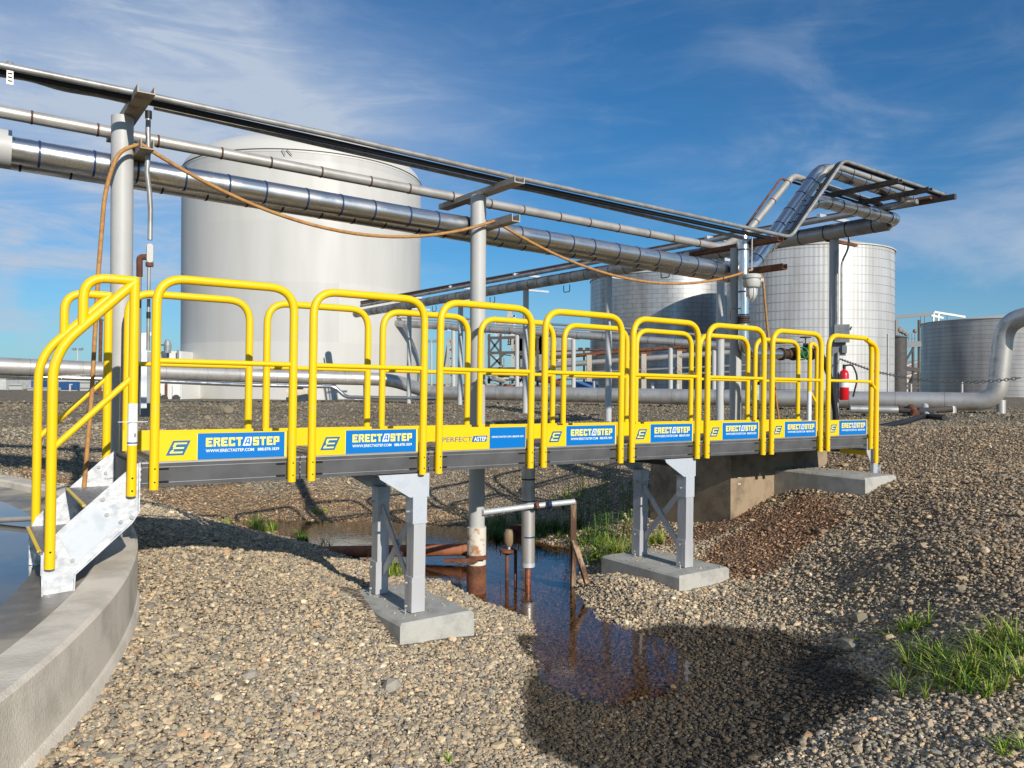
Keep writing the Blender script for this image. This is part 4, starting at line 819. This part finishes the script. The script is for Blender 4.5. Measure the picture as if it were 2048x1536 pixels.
for k in (-1, 1): MB().bar(Vector((c.x, c.y, 8.80)) + d_ * 5.09 + s_ * (.78 + .08 * k), Vector((c.x, c.y, 8.58)) + d_ * 5.10 + s_ * (.62 + .12 * k), .03, .02).build('lightning_clip', STEELD, tk)
fit_ = lambda: None
mpl = thing('wall_placard', 'small warning placard with two text lines and a triangle on the white tank', 'sign', P(562, 778, 30.1)); pc = P(562, 777, 30.15)
pn = (Vector((c.x, c.y, 0)) - Vector((pc.x, pc.y, 0))).normalized(); ps = Vector((0, 0, 1)).cross(pn) * -1
for k in range(2): MB().box(pc + Vector((0, 0, .08 - k * .07)), (.36, .01, .028), (ps, pn, Vector((0, 0, 1)))).build('text_line', STEELG, mpl)
mb = MB(); a_ = pc + Vector((0, 0, -.17)); mb.prism([a_ + ps * .06, a_ - ps * .06, a_ + Vector((0, 0, .10))], -pn * .01); mb.build('triangle', RUST, mpl)
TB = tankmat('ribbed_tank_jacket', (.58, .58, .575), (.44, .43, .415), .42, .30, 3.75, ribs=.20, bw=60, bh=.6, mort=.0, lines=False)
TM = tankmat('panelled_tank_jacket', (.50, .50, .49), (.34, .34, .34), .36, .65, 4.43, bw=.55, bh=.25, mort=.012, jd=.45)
TR = tankmat('sided_tank_jacket', (.50, .49, .47), (.34, .335, .325), .42, .35, 4.3, bw=7, bh=.26, mort=.013, jd=.45)
ROOFC = mat('cream_roof', (.62, .59, .52), .6, .1, (.5, .47, .42), 2)
tank('silver_tank', 'bright ribbed silver tank with thin horizontal bands behind the valve piping', 1615, 40.5, 3.76, 6.2, 7.25, TB, ROOFC, 18, mat('thin_band', (.42, .42, .42), .5, .4))
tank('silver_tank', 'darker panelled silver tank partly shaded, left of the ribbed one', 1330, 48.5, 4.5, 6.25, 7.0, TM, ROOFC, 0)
tank('silver_tank', 'low silver tank with horizontal siding at the far right edge', 1998, 60, 4.5, 4.15, 4.62, TR, ROOFC, 0)
tank('dark_tank', 'narrow dark vertical vessel between the ribbed tank and the far right one', 1793, 52, .55, 2.9, 3.0, STEELD, STEELD)
# steel platform between the tanks
t = thing('steel_platform', 'dark steel platform with railings and pipes between the two right-hand tanks', 'platform', P(1815, 795, 50)); Yd = 50
def bb(x0, y0, x1, y1, w, m, nm, Yd_=None, t_=None): MB().bar(P(x0, y0, Yd_ or Yd), P(x1, y1, Yd_ or Yd), w, w).build(nm, m, t_ or t)
for x, y in ((1793, 640), (1807, 690), (1826, 690), (1838, 640)): bb(x, y, x, 800, .12 if x != 1793 else .2, STEELG if x == 1793 else STEELD, 'column')
bb(1783, 692, 1840, 688, .35, STEELG, 'deck'); bb(1783, 635, 1860, 628, .2, STEELG, 'overhead_pipe'); bb(1806, 737, 1838, 740, .25, STEELD, 'lower_beam'); bb(1783, 768, 1840, 768, .18, STEELD, 'lower_beam'); bb(1783, 775, 1840, 776, .16, STEELD, 'lower_beam')
bb(1808, 728, 1826, 697, .1, STEELD, 'brace'); bb(1826, 700, 1826, 735, .1, STEELD, 'brace')
for x in range(1788, 1842, 6): bb(x, 668, x, 690, .04, STEELG, 'rail_upright')
bb(1785, 668, 1840, 666, .05, STEELG, 'railing'); bb(1785, 678, 1840, 677, .04, STEELG, 'railing')
for x, y, r in ((1799, 660, .2), (1806, 664, .16), (1812, 668, .14), (1830, 662, .14)): MB().lathe([(0, -r), (r * .8, -r * .6), (r, 0), (r * .8, r * .6), (0, r)], P(x, y, Yd), 14).build('valve_unit', mat('tan_unit', (.25, .22, .18), .7), t)
t = thing('access_railing', 'pale pipe railing on the roof edge of the far right tank', 'railing', P(1870, 640, 55))
bb(1866, 648, 1868, 624, .1, SMALLP, 'upright', 55, t); bb(1876, 648, 1877, 628, .12, SMALLP, 'upright', 55, t); bb(1862, 631, 1886, 636, .14, SMALLP, 'crosspipe', 55, t); bb(1868, 624, 1930, 634, .14, SMALLP, 'crosspipe', 55, t); bb(1895, 630, 1895, 645, .06, STEELG, 'upright', 55, t); bb(1842, 630, 1842, 655, .06, STEELG, 'upright', 55, t); bb(1850, 631, 1850, 652, .06, STEELG, 'upright', 55, t)
t = thing('arched_building', 'cream building wall with a rounded dark opening behind the steel platform', 'building', P(1822, 790, 62))
mb = MB(); mb.prism([P(1800, 735, 62), P(1842, 720, 62), P(1842, 800, 62), P(1800, 800, 62)], (0, 3, 0)); mb.build('wall', mat('cream_wall', (.60, .55, .46), .8), t)
mb = MB(); mb.prism([P(1801, 739, 61.8), P(1842, 722, 61.8), P(1842, 742, 61.8), P(1801, 752, 61.8)], (0, .15, 0)); mb.build('eave', STEELG, t); mb = MB(); mb.prism([P(1822, 800, 61.8), P(1822, 762, 61.8), P(1828, 750, 61.8), P(1842, 744, 61.8), P(1842, 800, 61.8)], (0, .15, 0)); mb.build('arched_opening', STEELD, t)

# ================================================================ THIN RACK AND PLANT IN THE MIDDLE DISTANCE
rk = [P(700, 641, 33), P(1000, 660, 31), P(1250, 677, 29.5), P(1480, 694, 28)]
pipe('insulated_pipe', 'straight silver pipe on small white posts beyond the thick ground pipe', 'pipe', rk, .14, DULLP, 0, (STRAPD, .9), None, 18)
pipe('conduit', 'thin dark conduit above the distant silver pipe', 'conduit', [P(700, 622, 33), P(1000, 642, 31), P(1250, 657, 29.5), P(1480, 677, 28)], .05, STEELG, 0, None, None, 8, 'tube')
pipe('conduit', 'thin pale line just under the dark distant conduit', 'conduit', [P(700, 628, 33), P(1000, 650, 31), P(1250, 665, 29.5)], .035, MATTEP, 0, None, None, 8, 'tube')
for i, (x, Yd) in enumerate(((733, 33), (907, 31.6), (1034, 30.8), (1147, 30.1), (1250, 29.5), (1341, 29), (1428, 28.4))):
    t = thing('small_post', 'small white post under the distant silver pipe, ' + ('in front of the white tank', 'left of the lattice tower steelwork', 'beside the steel platform', 'just left of the panelled tank', 'first one before the panelled tank', 'second one before the panelled tank', 'closest to the valve piping')[i], 'post', P(x, 792, Yd), 'small posts under the distant pipe')
    MB().rod(P(x, 800, Yd), P(x, 655 + (x - 700) * .07 - 8, Yd), .085, 14).build('pole', WPAINT, t); MB().bar(P(x - 12, 640 + (x - 700) * .07 + 6, Yd), P(x + 12, 640 + (x - 700) * .07 + 6, Yd), .06, .06).build('arm', GALV, t)
for i, (y0, y1, r, m) in enumerate(((712, 693, .09, RUST), (728, 712, .13, MATTEP), (745, 740, .05, STEELG), (757, 752, .05, STEELG), (700, 700, .04, RUST))):
    pipe('yard_pipe', ('upper rusty pipe crossing before the panelled tank', 'thicker tan-grey pipe crossing before the panelled tank', 'thin dark pipe low before the panelled tank', 'lowest thin pipe before the panelled tank', 'hair-thin rusty line before the panelled tank')[i], 'pipe', [P(1100, y0 + 3, 37), P(1500, y1 - 10, 34)], r, m, 0, None, None, 10)
for i, (x, y0) in enumerate(((1287, 708), (1358, 702), (1178, 710))):
    t = thing('steel_stand', 'brown steel stand under the yard pipes, ' + ('middle one', 'right one', 'left one')[i], 'stand', P(x, 790, 35)); bb(x, y0, x, 792, .22, RUSTL, 'column', 35, t); bb(x - 6, y0, x + 14, y0 - 2, .14, RUST, 'arm', 35, t)
def plat(cx, Yd):
    t = thing('process_platform', 'dark steel platform tower with stairs and braces seen between the guardrails', 'platform', P(cx, 785, Yd)); b_ = lambda x0, y0, x1, y1, w=.14, m=STEELD, nm='beam', dy=0: MB().bar(P(cx + x0, y0, Yd + dy), P(cx + x1, y1, Yd + dy), w * .72, w * .72).build(nm, m, t)
    for dy in (0, 3):
        for x in (-37, -14, 10, 32, 60): b_(x, 668, x, 790, .2, STEELD if x != 10 else RUSTL, 'column', dy)
        for y in (676, 706, 738, 760): b_(-40, y, 64, y - 2, .22, STEELD, 'beam', dy)
        for a_, b2 in (((-37, 706), (-14, 676)), ((-14, 706), (-37, 676)), ((-37, 738), (-5, 706)), ((-5, 738), (-37, 706)), ((-14, 760), (10, 738)), ((32, 738), (60, 706)), ((10, 740), (40, 772)), ((40, 740), (16, 776))): b_(a_[0], a_[1], b2[0], b2[1], .16, STEELD if b2[1] != 772 else GALV, 'brace', dy)
    MB().box(P(cx + 75, 712, Yd + 2), (3.2, 3, 2.3)).build('grey_vessel', GREYB, t); MB().box(P(cx + 42, 690, Yd + 1.5), (1.8, 2, 1.2)).build('equipment_box', STEELG, t)
    for x in range(-36, 62, 7): b_(x, 660, x, 674, .05, GALV, 'rail_upright')
    b_(-40, 660, 62, 659, .06, GALV, 'handrail'); b_(-40, 667, 62, 666, .05, GALV, 'handrail')
    for x, y0, y1, w in ((-24, 632, 676, .08), (-14, 636, 676, .5), (4, 622, 690, .35), (14, 630, 690, .2), (86, 672, 740, .3)): b_(x, y0, x, y1, w, SMALLP if w > .3 else GALV, 'stack_pipe', 1)
    b_(4, 632, 15, 632, .2, SMALLP, 'stack_pipe', 1)
    for k, (x, y) in enumerate(((-30, 750), (-8, 748), (-18, 755), (24, 752), (48, 748), (66, 756), (-34, 770), (5, 772), (30, 770), (56, 775), (78, 772), (92, 760))): MB().rod(P(cx + x - 10, y, Yd - 1), P(cx + x + 10, y + (k % 3) * 3, Yd - .5), .09 + .05 * (k % 3), 10).build('pipe_run', (GALV, STEELD, SMALLP, RUST)[k % 4], t)
    rr_ = random.Random(5)
    for k in range(26):
        x = rr_.uniform(-36, 96); y = rr_.uniform(690, 780); l = rr_.uniform(6, 22); v_ = k % 3 == 0; b_(x, y, x + (0 if v_ else l), y + (l if v_ else rr_.uniform(-3, 3)), rr_.uniform(.05, .12), (GALV, STEELD, SMALLP, STEELG)[k % 4], 'pipe_run', rr_.uniform(-1, 2))
    for k in range(4): b_(64 + k * 6, 775 - k * 10, 96 + k * 6, 735 - k * 8, .08, GALV, 'stair_rail', -.5)
plat(1015, 46)
t = thing('lattice_tower', 'pale wooden-looking lattice tower behind the third guardrail', 'tower', P(901, 790, 44)); b_ = lambda x0, y0, x1, y1, w=.13, m=SMALLP, nm='brace': MB().bar(P(x0, y0, 44), P(x1, y1, 44), w, w).build(nm, m, t)
b_(893, 790, 897, 676, nm='leg'); b_(914, 790, 903, 676, nm='leg'); b_(884, 760, 895, 690, .09, STEELD)
for k in range(6): y = 775 - k * 17; b_(893 + k * .7, y, 912 - k * 1.6, y - 14, .07); b_(912 - k * 1.6, y, 894 + k * .7, y - 14, .07); b_(893 + k * .6, y, 913 - k * 1.7, y, .07)
for i, (x, yt, Yd, lb) in enumerate(((863, 684, 60, 'thin floodlight pole right of the white tank'), (1168, 700, 60, 'dark floodlight pair left of the panelled tank'), (155, 700, 75, 'tiny floodlight pole on the horizon at the far left'))):
    t = thing('floodlight_pole', lb, 'light pole', P(x, 792, Yd), 'floodlight poles far away'); MB().rod(P(x, 795, Yd), P(x, yt, Yd), .07, 8).build('pole', WPAINT if i != 1 else STEELD, t)
    for q_ in (-1, 1): MB().box(P(x + q_ * 7, yt - 2, Yd), (.34, .2, .2)).build('lamp_head', STEELG if i != 1 else BLACK, t)
    MB().bar(P(x - 9, yt, Yd), P(x + 9, yt, Yd), .06, .06).build('crossbar', STEELG, t)
t = thing('antenna_pole', 'tall thin rusty pole left of the white post, seen through the stair rails', 'pole', P(196, 792, 40)); MB().rod(P(199, 795, 40), P(202, 638, 40), .085, 10).build('pole', RUST, t); MB().tube([P(200 + 7 * math.cos(k * .7), 640 + 3 * math.sin(k * .7), 40) for k in range(10)], .03, 6).build('hoop', STEELG, t)
single(MB().box(P(1173, 770, 33), (.9, .6, .3)), 'blue_crate', CBLUE, 'small blue crate beyond the thick pipe', 'crate', P(1173, 775, 33))
for i, x in enumerate((1189, 1305, 1355)): single(MB().rod(P(x, 785, 31), P(x, (762, 765, 768)[i], 31), .07, 10), 'bollard', WPAINT, 'short white bollard behind the thick pipe, ' + ('beside the blue crate', 'middle one of three', 'right one of three')[i], 'bollard', P(x, 790, 31), 'white bollards behind the thick pipe')
t = thing('yellow_barrier', 'low yellow barrier on the ground under the thick pipe', 'barrier', P(1000, 803, 33)); MB().bar(P(955, 803, 33), P(1048, 805, 33), .06, .12).build('rail', YEL, t)
for k in range(10): MB().box(P(958 + k * 9.5, 803, 32.95), (.06, .06, .24)).build('upright', YEL, t)
t = thing('manhole_box', 'grey concrete box with a dark hatch standing before the white tank', 'box', P(598, 802, 27)); MB().box(P(598, 794, 27), (.72, .6, .50)).build('body', CONC, t); MB().box(P(598, 776.5, 27), (.22, .3, .07)).build('hatch', BLACK, t)

# ================================================================ FAR LEFT BUILDINGS
def bld(name, lb, cat, x0, x1, yt, Yd, m, dep=5, yb=797, roof=None):
    a_, b2 = P(x0, yt, Yd), P(x1, yb, Yd); t = thing(name, lb, cat, ((a_.x + b2.x) / 2, Yd, b2.z)); MB().box2((a_.x, Yd, b2.z - .3), (b2.x, Yd + dep, a_.z)).build('wall', m, t)
    if roof: MB().box2((a_.x - .1, Yd - .1, a_.z + .003), (b2.x + .1, Yd + dep + .1, a_.z + roof)).build('roof', WALLM, t)
    return t
bld('shed', 'pale low shed at the far left edge of the yard', 'shed', -60, 12, 757, 62, WALLM, roof=.1)
bld('shed', 'brown-walled shed behind the railings at the far left', 'shed', 18, 70, 750, 66, BROWNW, roof=.15)
t = bld('container', 'dark blue shipping container between the stair rails', 'container', 117, 153, 763, 60, CBLUE, 3, 778)
for k in range(9): MB().box(P(119 + k * 4, 770.5, 59.9), (.06, .12, .55)).build('rib', CBLUE, t)
bld('low_building', 'long pale building stretching behind the blue container', 'building', 62, 225, 757, 68, WALLM, roof=.15)
bld('container', 'small dark blue cabin left of the stair rails', 'container', 62, 74, 761, 60, CBLUE, 2, 776)
t = thing('yard_fence', 'low pale fence panels along the far left yard edge', 'fence', P(60, 797, 55)); 
for k, (x0, x1, y0) in enumerate(((0, 15, 778), (18, 44, 768), (55, 120, 775), (118, 153, 780), (160, 190, 762), (196, 225, 764))):
    a_, b2 = P(x0, y0, 55), P(x1, 798, 55); MB().box2((a_.x, 55, b2.z - .2), (b2.x, 55.1, a_.z)).build('panel', mat('fence_grey', (.42, .43, .42), .7), t)
    for j in range(3): MB().box2((a_.x, 54.93, b2.z + (a_.z - b2.z) * (.3 + .3 * j)), (b2.x, 54.98, b2.z + (a_.z - b2.z) * (.33 + .3 * j))).build('rail', STEELG, t)
t = thing('site_lamp', 'small white post with a little lamp before the blue container', 'post', P(140, 797, 52)); MB().rod(P(140, 800, 52), P(140, 769, 52), .06, 8).build('pole', WPAINT, t); MB().box(P(142, 769, 52), (.18, .1, .08)).build('lamp_head', WPAINT, t)
t = bld('white_building', 'white process building with pipes on its wall, left of the big white tank', 'building', 283, 362, 702, 30, mat('white_siding', (.70, .70, .68), .6), 5)
for k, (x, y0, y1) in enumerate(((318, 715, 745), (336, 700, 745), (356, 700, 735))): MB().rod(P(x, y0, 29.8), P(x, y1, 29.8), .045, 8).build('wall_pipe', STEELG, t)
MB().tube([P(300 + 3.5 * math.cos(k * .63), 741 + 3.5 * math.sin(k * .63), 29.7) for k in range(11)], .035, 6).build('round_pipe_end', STEELG, t); MB().tube(fillet([P(334, 741, 29.7), P(334, 722, 29.7), P(343, 722, 29.7), P(343, 741, 29.7)], .1), .035, 8).build('pipe_loop', STEELG, t)
MB().lathe([(0, 0), (.12, 0), (.14, .3), (.08, .48), (.04, .5)], P(335, 706, 29.5), 12).build('roof_vent', GREYB, t); MB().bar(P(320, 690, 29.5), P(333, 690, 29.5), .05, .05).build('vent_arm', STEELD, t)
t = bld('white_trailer', 'boxy white trailer parked in front of the white building', 'trailer', 322, 363, 766, 29, mat('trailer_white', (.74, .74, .72), .5), 2.5, 797)
MB().box2(tuple(P(330, 766, 28.9)), tuple(P(335, 795, 28.95))).build('dark_door_gap', RUST, t); MB().box2(tuple(P(345, 769, 28.9)), tuple(P(362, 794, 28.97))).build('door', mat('trailer_white', (.74, .74, .72), .5), t)
for x in (328, 352): MB().rod(P(x, 797, 28.8), P(x, 797, 29.1), .14, 14).build('wheel', BLACK, t)

# ================================================================ THINGS IN THE DITCH
t = thing('concrete_block', 'brown stained concrete culvert block behind the right support legs', 'block', G(1460, 1033, -1.42)); p0 = G(1461, 1033, -1.41)
ub = (p0 - O).dot(DH); vb = (p0 - O).dot(B)
def blk(u0, u1, v0, v1, z0, z1, m, nm, t): 
    mb = MB(); mb.prism([L(u0, v0, z0), L(u1, v0, z0), L(u1, v1, z0), L(u0, v1, z0)], (0, 0, z1 - z0)); return mb.build(nm, m, t)
blk(ub - .0, ub + 1.75, vb, vb + 1.2, -1.9, -.765, CONCB, 'block', t)
for k, (x, y) in enumerate(((1478, 955), (1478, 968), (1552, 950))): MB().box(PV(x, y, vb - .006), (.05, .01, .012), AX).build('patch', mat('pale_patch', (.65, .62, .5), .8), t)
t = thing('concrete_block', 'smaller tan concrete block beside the footing at the right end', 'block', PV(1584, 950, .9)); p1 = PV(1584, 940, .75); ub = (p1 - O).dot(DH)
blk(ub - .22, ub + .05, .95, 1.7, -1.2, -.72, CONCB, 'block', t)
t = thing('hanging_cylinder', 'vertical silver sleeve with black bands over a copper tube, standing in the ditch', 'pipe', G(1057, 1165, W)); Yc = G(1055, 1168, W).y; q = lambda x, y: P(x, y, Yc)
MB().tube([q(1057, 925), q(1056, 1128)], .062, 28).build('sleeve', MATTEP, t); MB().tube([q(1056, 1125), q(1056, 1133)], .064, 28).build('end_cap', GALV, t)
for y, m in ((958, STRAPD), (1002, STRAPD), (1017, STRAPD), (1073, STRAPB)): MB().tube([q(1057, y - 1.4), q(1057, y + 1.4)], .064, 28).build('band', m, t)
MB().tube([q(1056, 1130), q(1056, 1200)], .027, 18).build('copper_tube', mat('copper', (.45, .16, .09), .45, .5, (.25, .08, .05), 12), t)
t = thing('ditch_brace', 'horizontal galvanised pipe carried by a timber post with a diagonal prop', 'brace', G(1146, 1180, W)); Yp = G(1146, 1172, W).y
MB().tube([P(965, 1025, 6.95), P(1057, 1013, Yc - .1), P(1150, 1003, Yp)], .026, 16).build('rail', GALV, t); MB().box2(tuple(P(1142, 1003, Yp)), tuple(P(1152, 1200, Yp) + Vector((0, .08, 0)))).build('timber_post', WOOD, t)
MB().bar(P(1147, 1082, Yp - .05), P(1175, 1168, Yp - .25), .05, .03).build('diagonal_prop', WOOD, t)
for x in (1035, 1073, 1098): MB().tube([P(x, 1016 - (x - 1035) * .12, Yc - .13), P(x + 6, 1015 - (x - 1035) * .12, Yc - .13)], .034, 12).build('clamp', RUST if x != 1098 else STRAPB, t)
t = thing('rusty_valve', 'rusty float valve on thin stems rising from the ditch water', 'valve', G(1012, 1165, W)); Yv = G(1012, 1160, W).y; q = lambda x, y, d=0: P(x, y, Yv + d)
MB().lathe([(0, .16), (.035, .155), (.05, .12), (.05, .04), (.03, 0), (0, 0)], q(1018, 1092), 16).build('bell_housing', mat('brown_housing', (.24, .17, .10), .6), t); MB().box(q(1034, 1068, .1), (.14, .08, .17)).build('housing_box', RUST, t); MB().tube([q(1018, 1092), q(1018, 1100)], .013, 8).build('neck', GALV, t)
MB().lathe([(0, .012), (.075, .012), (.075, -.012), (.045, -.03), (0, -.03)], q(1015, 1101), 24).build('round_flange', RUST, t)
for x, r in ((1014, .018), (1031, .016)): MB().rod(q(x, 1100), q(x, 1180), r, 10).build('stem', RUST, t)
MB().rod(q(1001, 1102), q(1001, 1165), .004, 6).build('thin_rod', STEELD, t)
t = thing('clay_pipe', 'terracotta coloured pipe lying across the ditch behind the left support legs', 'pipe', G(690, 1110, -1.72)); a_, b2 = P(612, 1105, 8.3), P(932, 1099, 8.25)
MB().tube([a_, b2], .062, 24).build('pipe', ORANGE, t); MB().tube([a_.lerp(b2, .985), b2 + (b2 - a_).normalized() * .05], .068, 24).build('collar', ORANGE, t)
for k in range(3): c = a_.lerp(b2, .06 + .17 * k) + Vector((0, -.05, .03)); MB().box(c, (.05, .03, .02)).build('dry_patch', mat('dry_clay_patch', (.30, .16, .12), .9), t)
MB().bar(P(742, 1098, 8.1), P(733, 1122, 8.1), .02, .02).build('peg', ORANGE, t)
single(MB().rod(P(626, 1096, 8.2), P(629, 1088, 8.2), .008, 6), 'stick', STEELD, 'tiny dark stick poking out by the clay pipe', 'stick', P(626, 1096, 8.2))

# ================================================================ GRASS AND WEEDS
def clump(label, x, y, rad, nb, hgt, mats, lean=.55, zoff=0, name='grass_clump', wid=.0032, cat='grass'):
    z0 = max(H(x, y), W - .02) + zoff; t = thing(name, label, cat, (x, y, z0)); mbs = [MB() for _ in mats]
    for k in range(nb):
        mb = mbs[min(int(random.random() ** 1.6 * len(mats)), len(mats) - 1)]
        if k % 14 == 0: rr_ = rad * random.random() ** .7; a_ = random.uniform(0, 6.283); tx, ty, th = x + rr_ * math.cos(a_), y + rr_ * math.sin(a_), random.uniform(.5, 1.25)
        a_ = random.uniform(0, 6.283); rr_ = .018 * random.random(); bx, by = tx + rr_ * math.cos(a_), ty + rr_ * math.sin(a_)
        bz = max(H0(bx, by), W - .03) + zoff; h = hgt * th * random.uniform(.5, 1.15); ln = lean * random.uniform(.3, 2.6); d = a_ + random.uniform(-.7, .7); dx = Vector((math.cos(d), math.sin(d), 0)); sd_ = Vector((-dx.y, dx.x, 0)); w = wid * random.uniform(.7, 1.3); n_ = len(mb.v); seg = 4
        for s in range(seg + 1):
            f = s / seg; c = Vector((bx, by, bz)) + dx * (h * ln * f * f) + Vector((0, 0, h * (f - .33 * ln * f * f))); ww = w * (1 - f) ** .6 + .0004; mb.v += [c - sd_ * ww, c + sd_ * ww]
            if s: mb.face((n_ + 2 * s - 2, n_ + 2 * s - 1, n_ + 2 * s + 1, n_ + 2 * s), True)
    for mb, m, nm in zip(mbs, mats, ('blades', 'side_blades', 'dry_blades')):
        if mb.v: mb.build(nm, m, t)
    return t
_hx = np.linspace(-7, 9, 640); _hy = np.linspace(2, 14, 480); _HX, _HY = np.meshgrid(_hx, _hy); _HZ = height(_HX, _HY, True)
def H0(x, y): i = min(max(int((x + 7) / 16 * 639), 0), 639); j = min(max(int((y - 2) / 12 * 479), 0), 479); return float(_HZ[j, i])
def gpx(px, py, z): p = G(px, py, z); return p.x, p.y
GC = [('sprawling bright green grass patch on the right slope, in the sun', 1920, 1350, -1.40, .30, 800, .14, [GR1, GR2, GR3]), ('second bright grass tuft at the right edge of the same slope', 1990, 1300, -1.30, .2, 340, .14, [GR1, GR3]), ('small grass tuft above the big patch on the right slope', 1815, 1245, -1.40, .12, 170, .12, [GR1, GR2]), ('thin grass at the left border of the big right patch', 1840, 1330, -1.48, .14, 130, .13, [GR2, GR1]),
      ('tiny green sprig at the bottom right corner', 2035, 1500, -1.42, .08, 70, .10, [GR1]), ('tiny sprig of grass at the bottom edge, in the pale gravel', 905, 1524, -1.70, .025, 16, .04, [GR1]), ('lone sprig left of the big patch on the right slope', 1710, 1285, -1.58, .04, 26, .07, [GR1]),
      ('dark green grass clump at the left end of the ditch water', 530, 1062, W, .22, 330, .20, [GR2, GR1]), ('thin reedy grass just right of the dark clump by the ditch', 602, 1082, W, .14, 110, .17, [GR2, GR1]), ('sparse grass at the water edge above the clay pipe', 650, 1095, W, .06, 34, .16, [GR2]), ('small sunny grass tuft on the far bank below the second guardrail', 640, 1012, -1.70, .10, 110, .12, [GR1]),
      ('sparse yellow-green grass on the bank under the first guardrail', 465, 1032, -1.72, .28, 120, .10, [GR1, GR3]), ('grass tuft behind the left support legs', 785, 1152, -1.80, .10, 130, .20, [GR1, GR2]),
      ('dark shaded grass strip behind the silver cylinder', 1010, 1048, -1.74, .40, 700, .24, [GR2, GR2]), ('shaded grass right of the silver cylinder', 1110, 1060, -1.76, .35, 600, .26, [GR2, GR2]), ('bright grass on the bank right of the timber post', 1225, 1105, -1.76, .26, 560, .19, [GR1, GR2, GR3]), ('bright grass between the right pair of legs', 1305, 1088, -1.70, .15, 280, .19, [GR1, GR3]),
      ('grass behind the bright tuft on the same bank', 1190, 1060, -1.66, .28, 420, .20, [GR2, GR1]), ('grass fringe on the far bank under the fifth guardrail', 1130, 1000, -1.55, .35, 260, .16, [GR2, GR1])]
for lb, px, py, z, rad, nb, hg, ms in GC: x, y = gpx(px, py, z); clump(lb, x, y, rad, nb, hg, ms)
def weed(label, px, py, z, hgt, ns, m, spread=.18, head=None):
    x, y = gpx(px, py, z); z0 = H(x, y); t = thing('tall_weed', label, 'weed', (x, y, z0), 'tall weeds on the bank'); mb = MB(); ml = MB(); mh = MB()
    for k in range(ns):
        a_ = random.uniform(0, 6.283); r_ = random.uniform(0, spread); b0 = Vector((x + r_ * math.cos(a_), y + r_ * math.sin(a_), 0)); b0.z = H0(b0.x, b0.y); h = hgt * random.uniform(.6, 1.05); top = b0 + Vector((random.uniform(-.12, .12), random.uniform(-.12, .12), h)); mb.tube([b0, b0.lerp(top, .5) + Vector((.01, 0, 0)), top], [.004, .003, .0015], 5)
        for j in range(26):
            f = random.uniform(.25, 1); c = b0.lerp(top, f); d = random.uniform(0, 6.283); dx = Vector((math.cos(d), math.sin(d), random.uniform(-.1, .7))).normalized(); l = random.uniform(.06, .13) * (1.25 - .5 * f); s = dx.cross(Vector((0, 0, 1))).normalized() * .007; n_ = len(ml.v)
            ml.v += [c, c + dx * l * .5 + s, c + dx * l + Vector((0, 0, -.02)), c + dx * l * .5 - s]; ml.face((n_, n_ + 1, n_ + 2, n_ + 3))
        if head: mh.lathe([(0, -.012), (.011, -.006), (.013, .002), (.008, .01), (0, .013)], top, 7)
    mb.build('stem', m, t); ml.build('leaf', m, t)
    if head: mh.build('seed_head', head, t)
SEED = mat('pale_seed_head', (.45, .42, .26), .9)
for a_ in (('tallest dark weed left of the right support legs', 1195, 1075, -1.70, .86, 12, GR2, .2), ('dark bushy weed behind the timber post', 1165, 1040, -1.62, .72, 12, GR2, .26), ('dark weed in the shade just behind the right legs', 1245, 1050, -1.60, .74, 12, GR2, .26), ('yellow flowering weed between post and right legs', 1262, 1075, -1.70, .34, 9, GR3, .12, SEED), ('weed with round seed heads low on the bank', 1185, 1112, -1.76, .30, 9, GR1, .14, SEED)): weed(*a_)

# faint vapour over the warm ditch water
m = bpy.data.materials.new('thin_vapour'); m.use_nodes = True; t_ = m.node_tree; t_.nodes.clear(); ov = N('ShaderNodeOutputMaterial', t_); pv = N('ShaderNodeVolumePrincipled', t_); pv.inputs['Color'].default_value = (.9, .93, 1, 1)
tcn = N('ShaderNodeTexCoord', t_); nz = N('ShaderNodeTexNoise', t_); nz.inputs['Scale'].default_value = 1.6; nz.inputs['Detail'].default_value = 4; nz.inputs['Distortion'].default_value = 1; t_.links.new(tcn.outputs['Object'], nz.inputs['Vector'])
ln = N('ShaderNodeVectorMath', t_, operation='LENGTH'); t_.links.new(tcn.outputs['Object'], ln.inputs[0]); fo = mrange(t_, ln.outputs['Value'], 1.0, .2, 0, 1)
t_.links.new(mth(t_, 'MULTIPLY', mth(t_, 'MULTIPLY', fo, mrange(t_, nz.outputs[0], .40, .70)), .95), pv.inputs['Density']); t_.links.new(pv.outputs[0], ov.inputs['Volume'])
mb = MB(); mb.lathe([(.001, -.999)] + [(math.cos(a_), math.sin(a_)) for a_ in [-1.45 + k * .29 for k in range(11)]] + [(.001, .999)], (0, 0, 0), 32); o = mb.build('steam', m); c = G(960, 1100, W); o.location = (c.x, c.y + .3, W + .25); o.scale = (1.5, 1.2, .42)
tag(o, 'faint white vapour drifting over the ditch water behind the middle post', 'steam', kind='stuff')
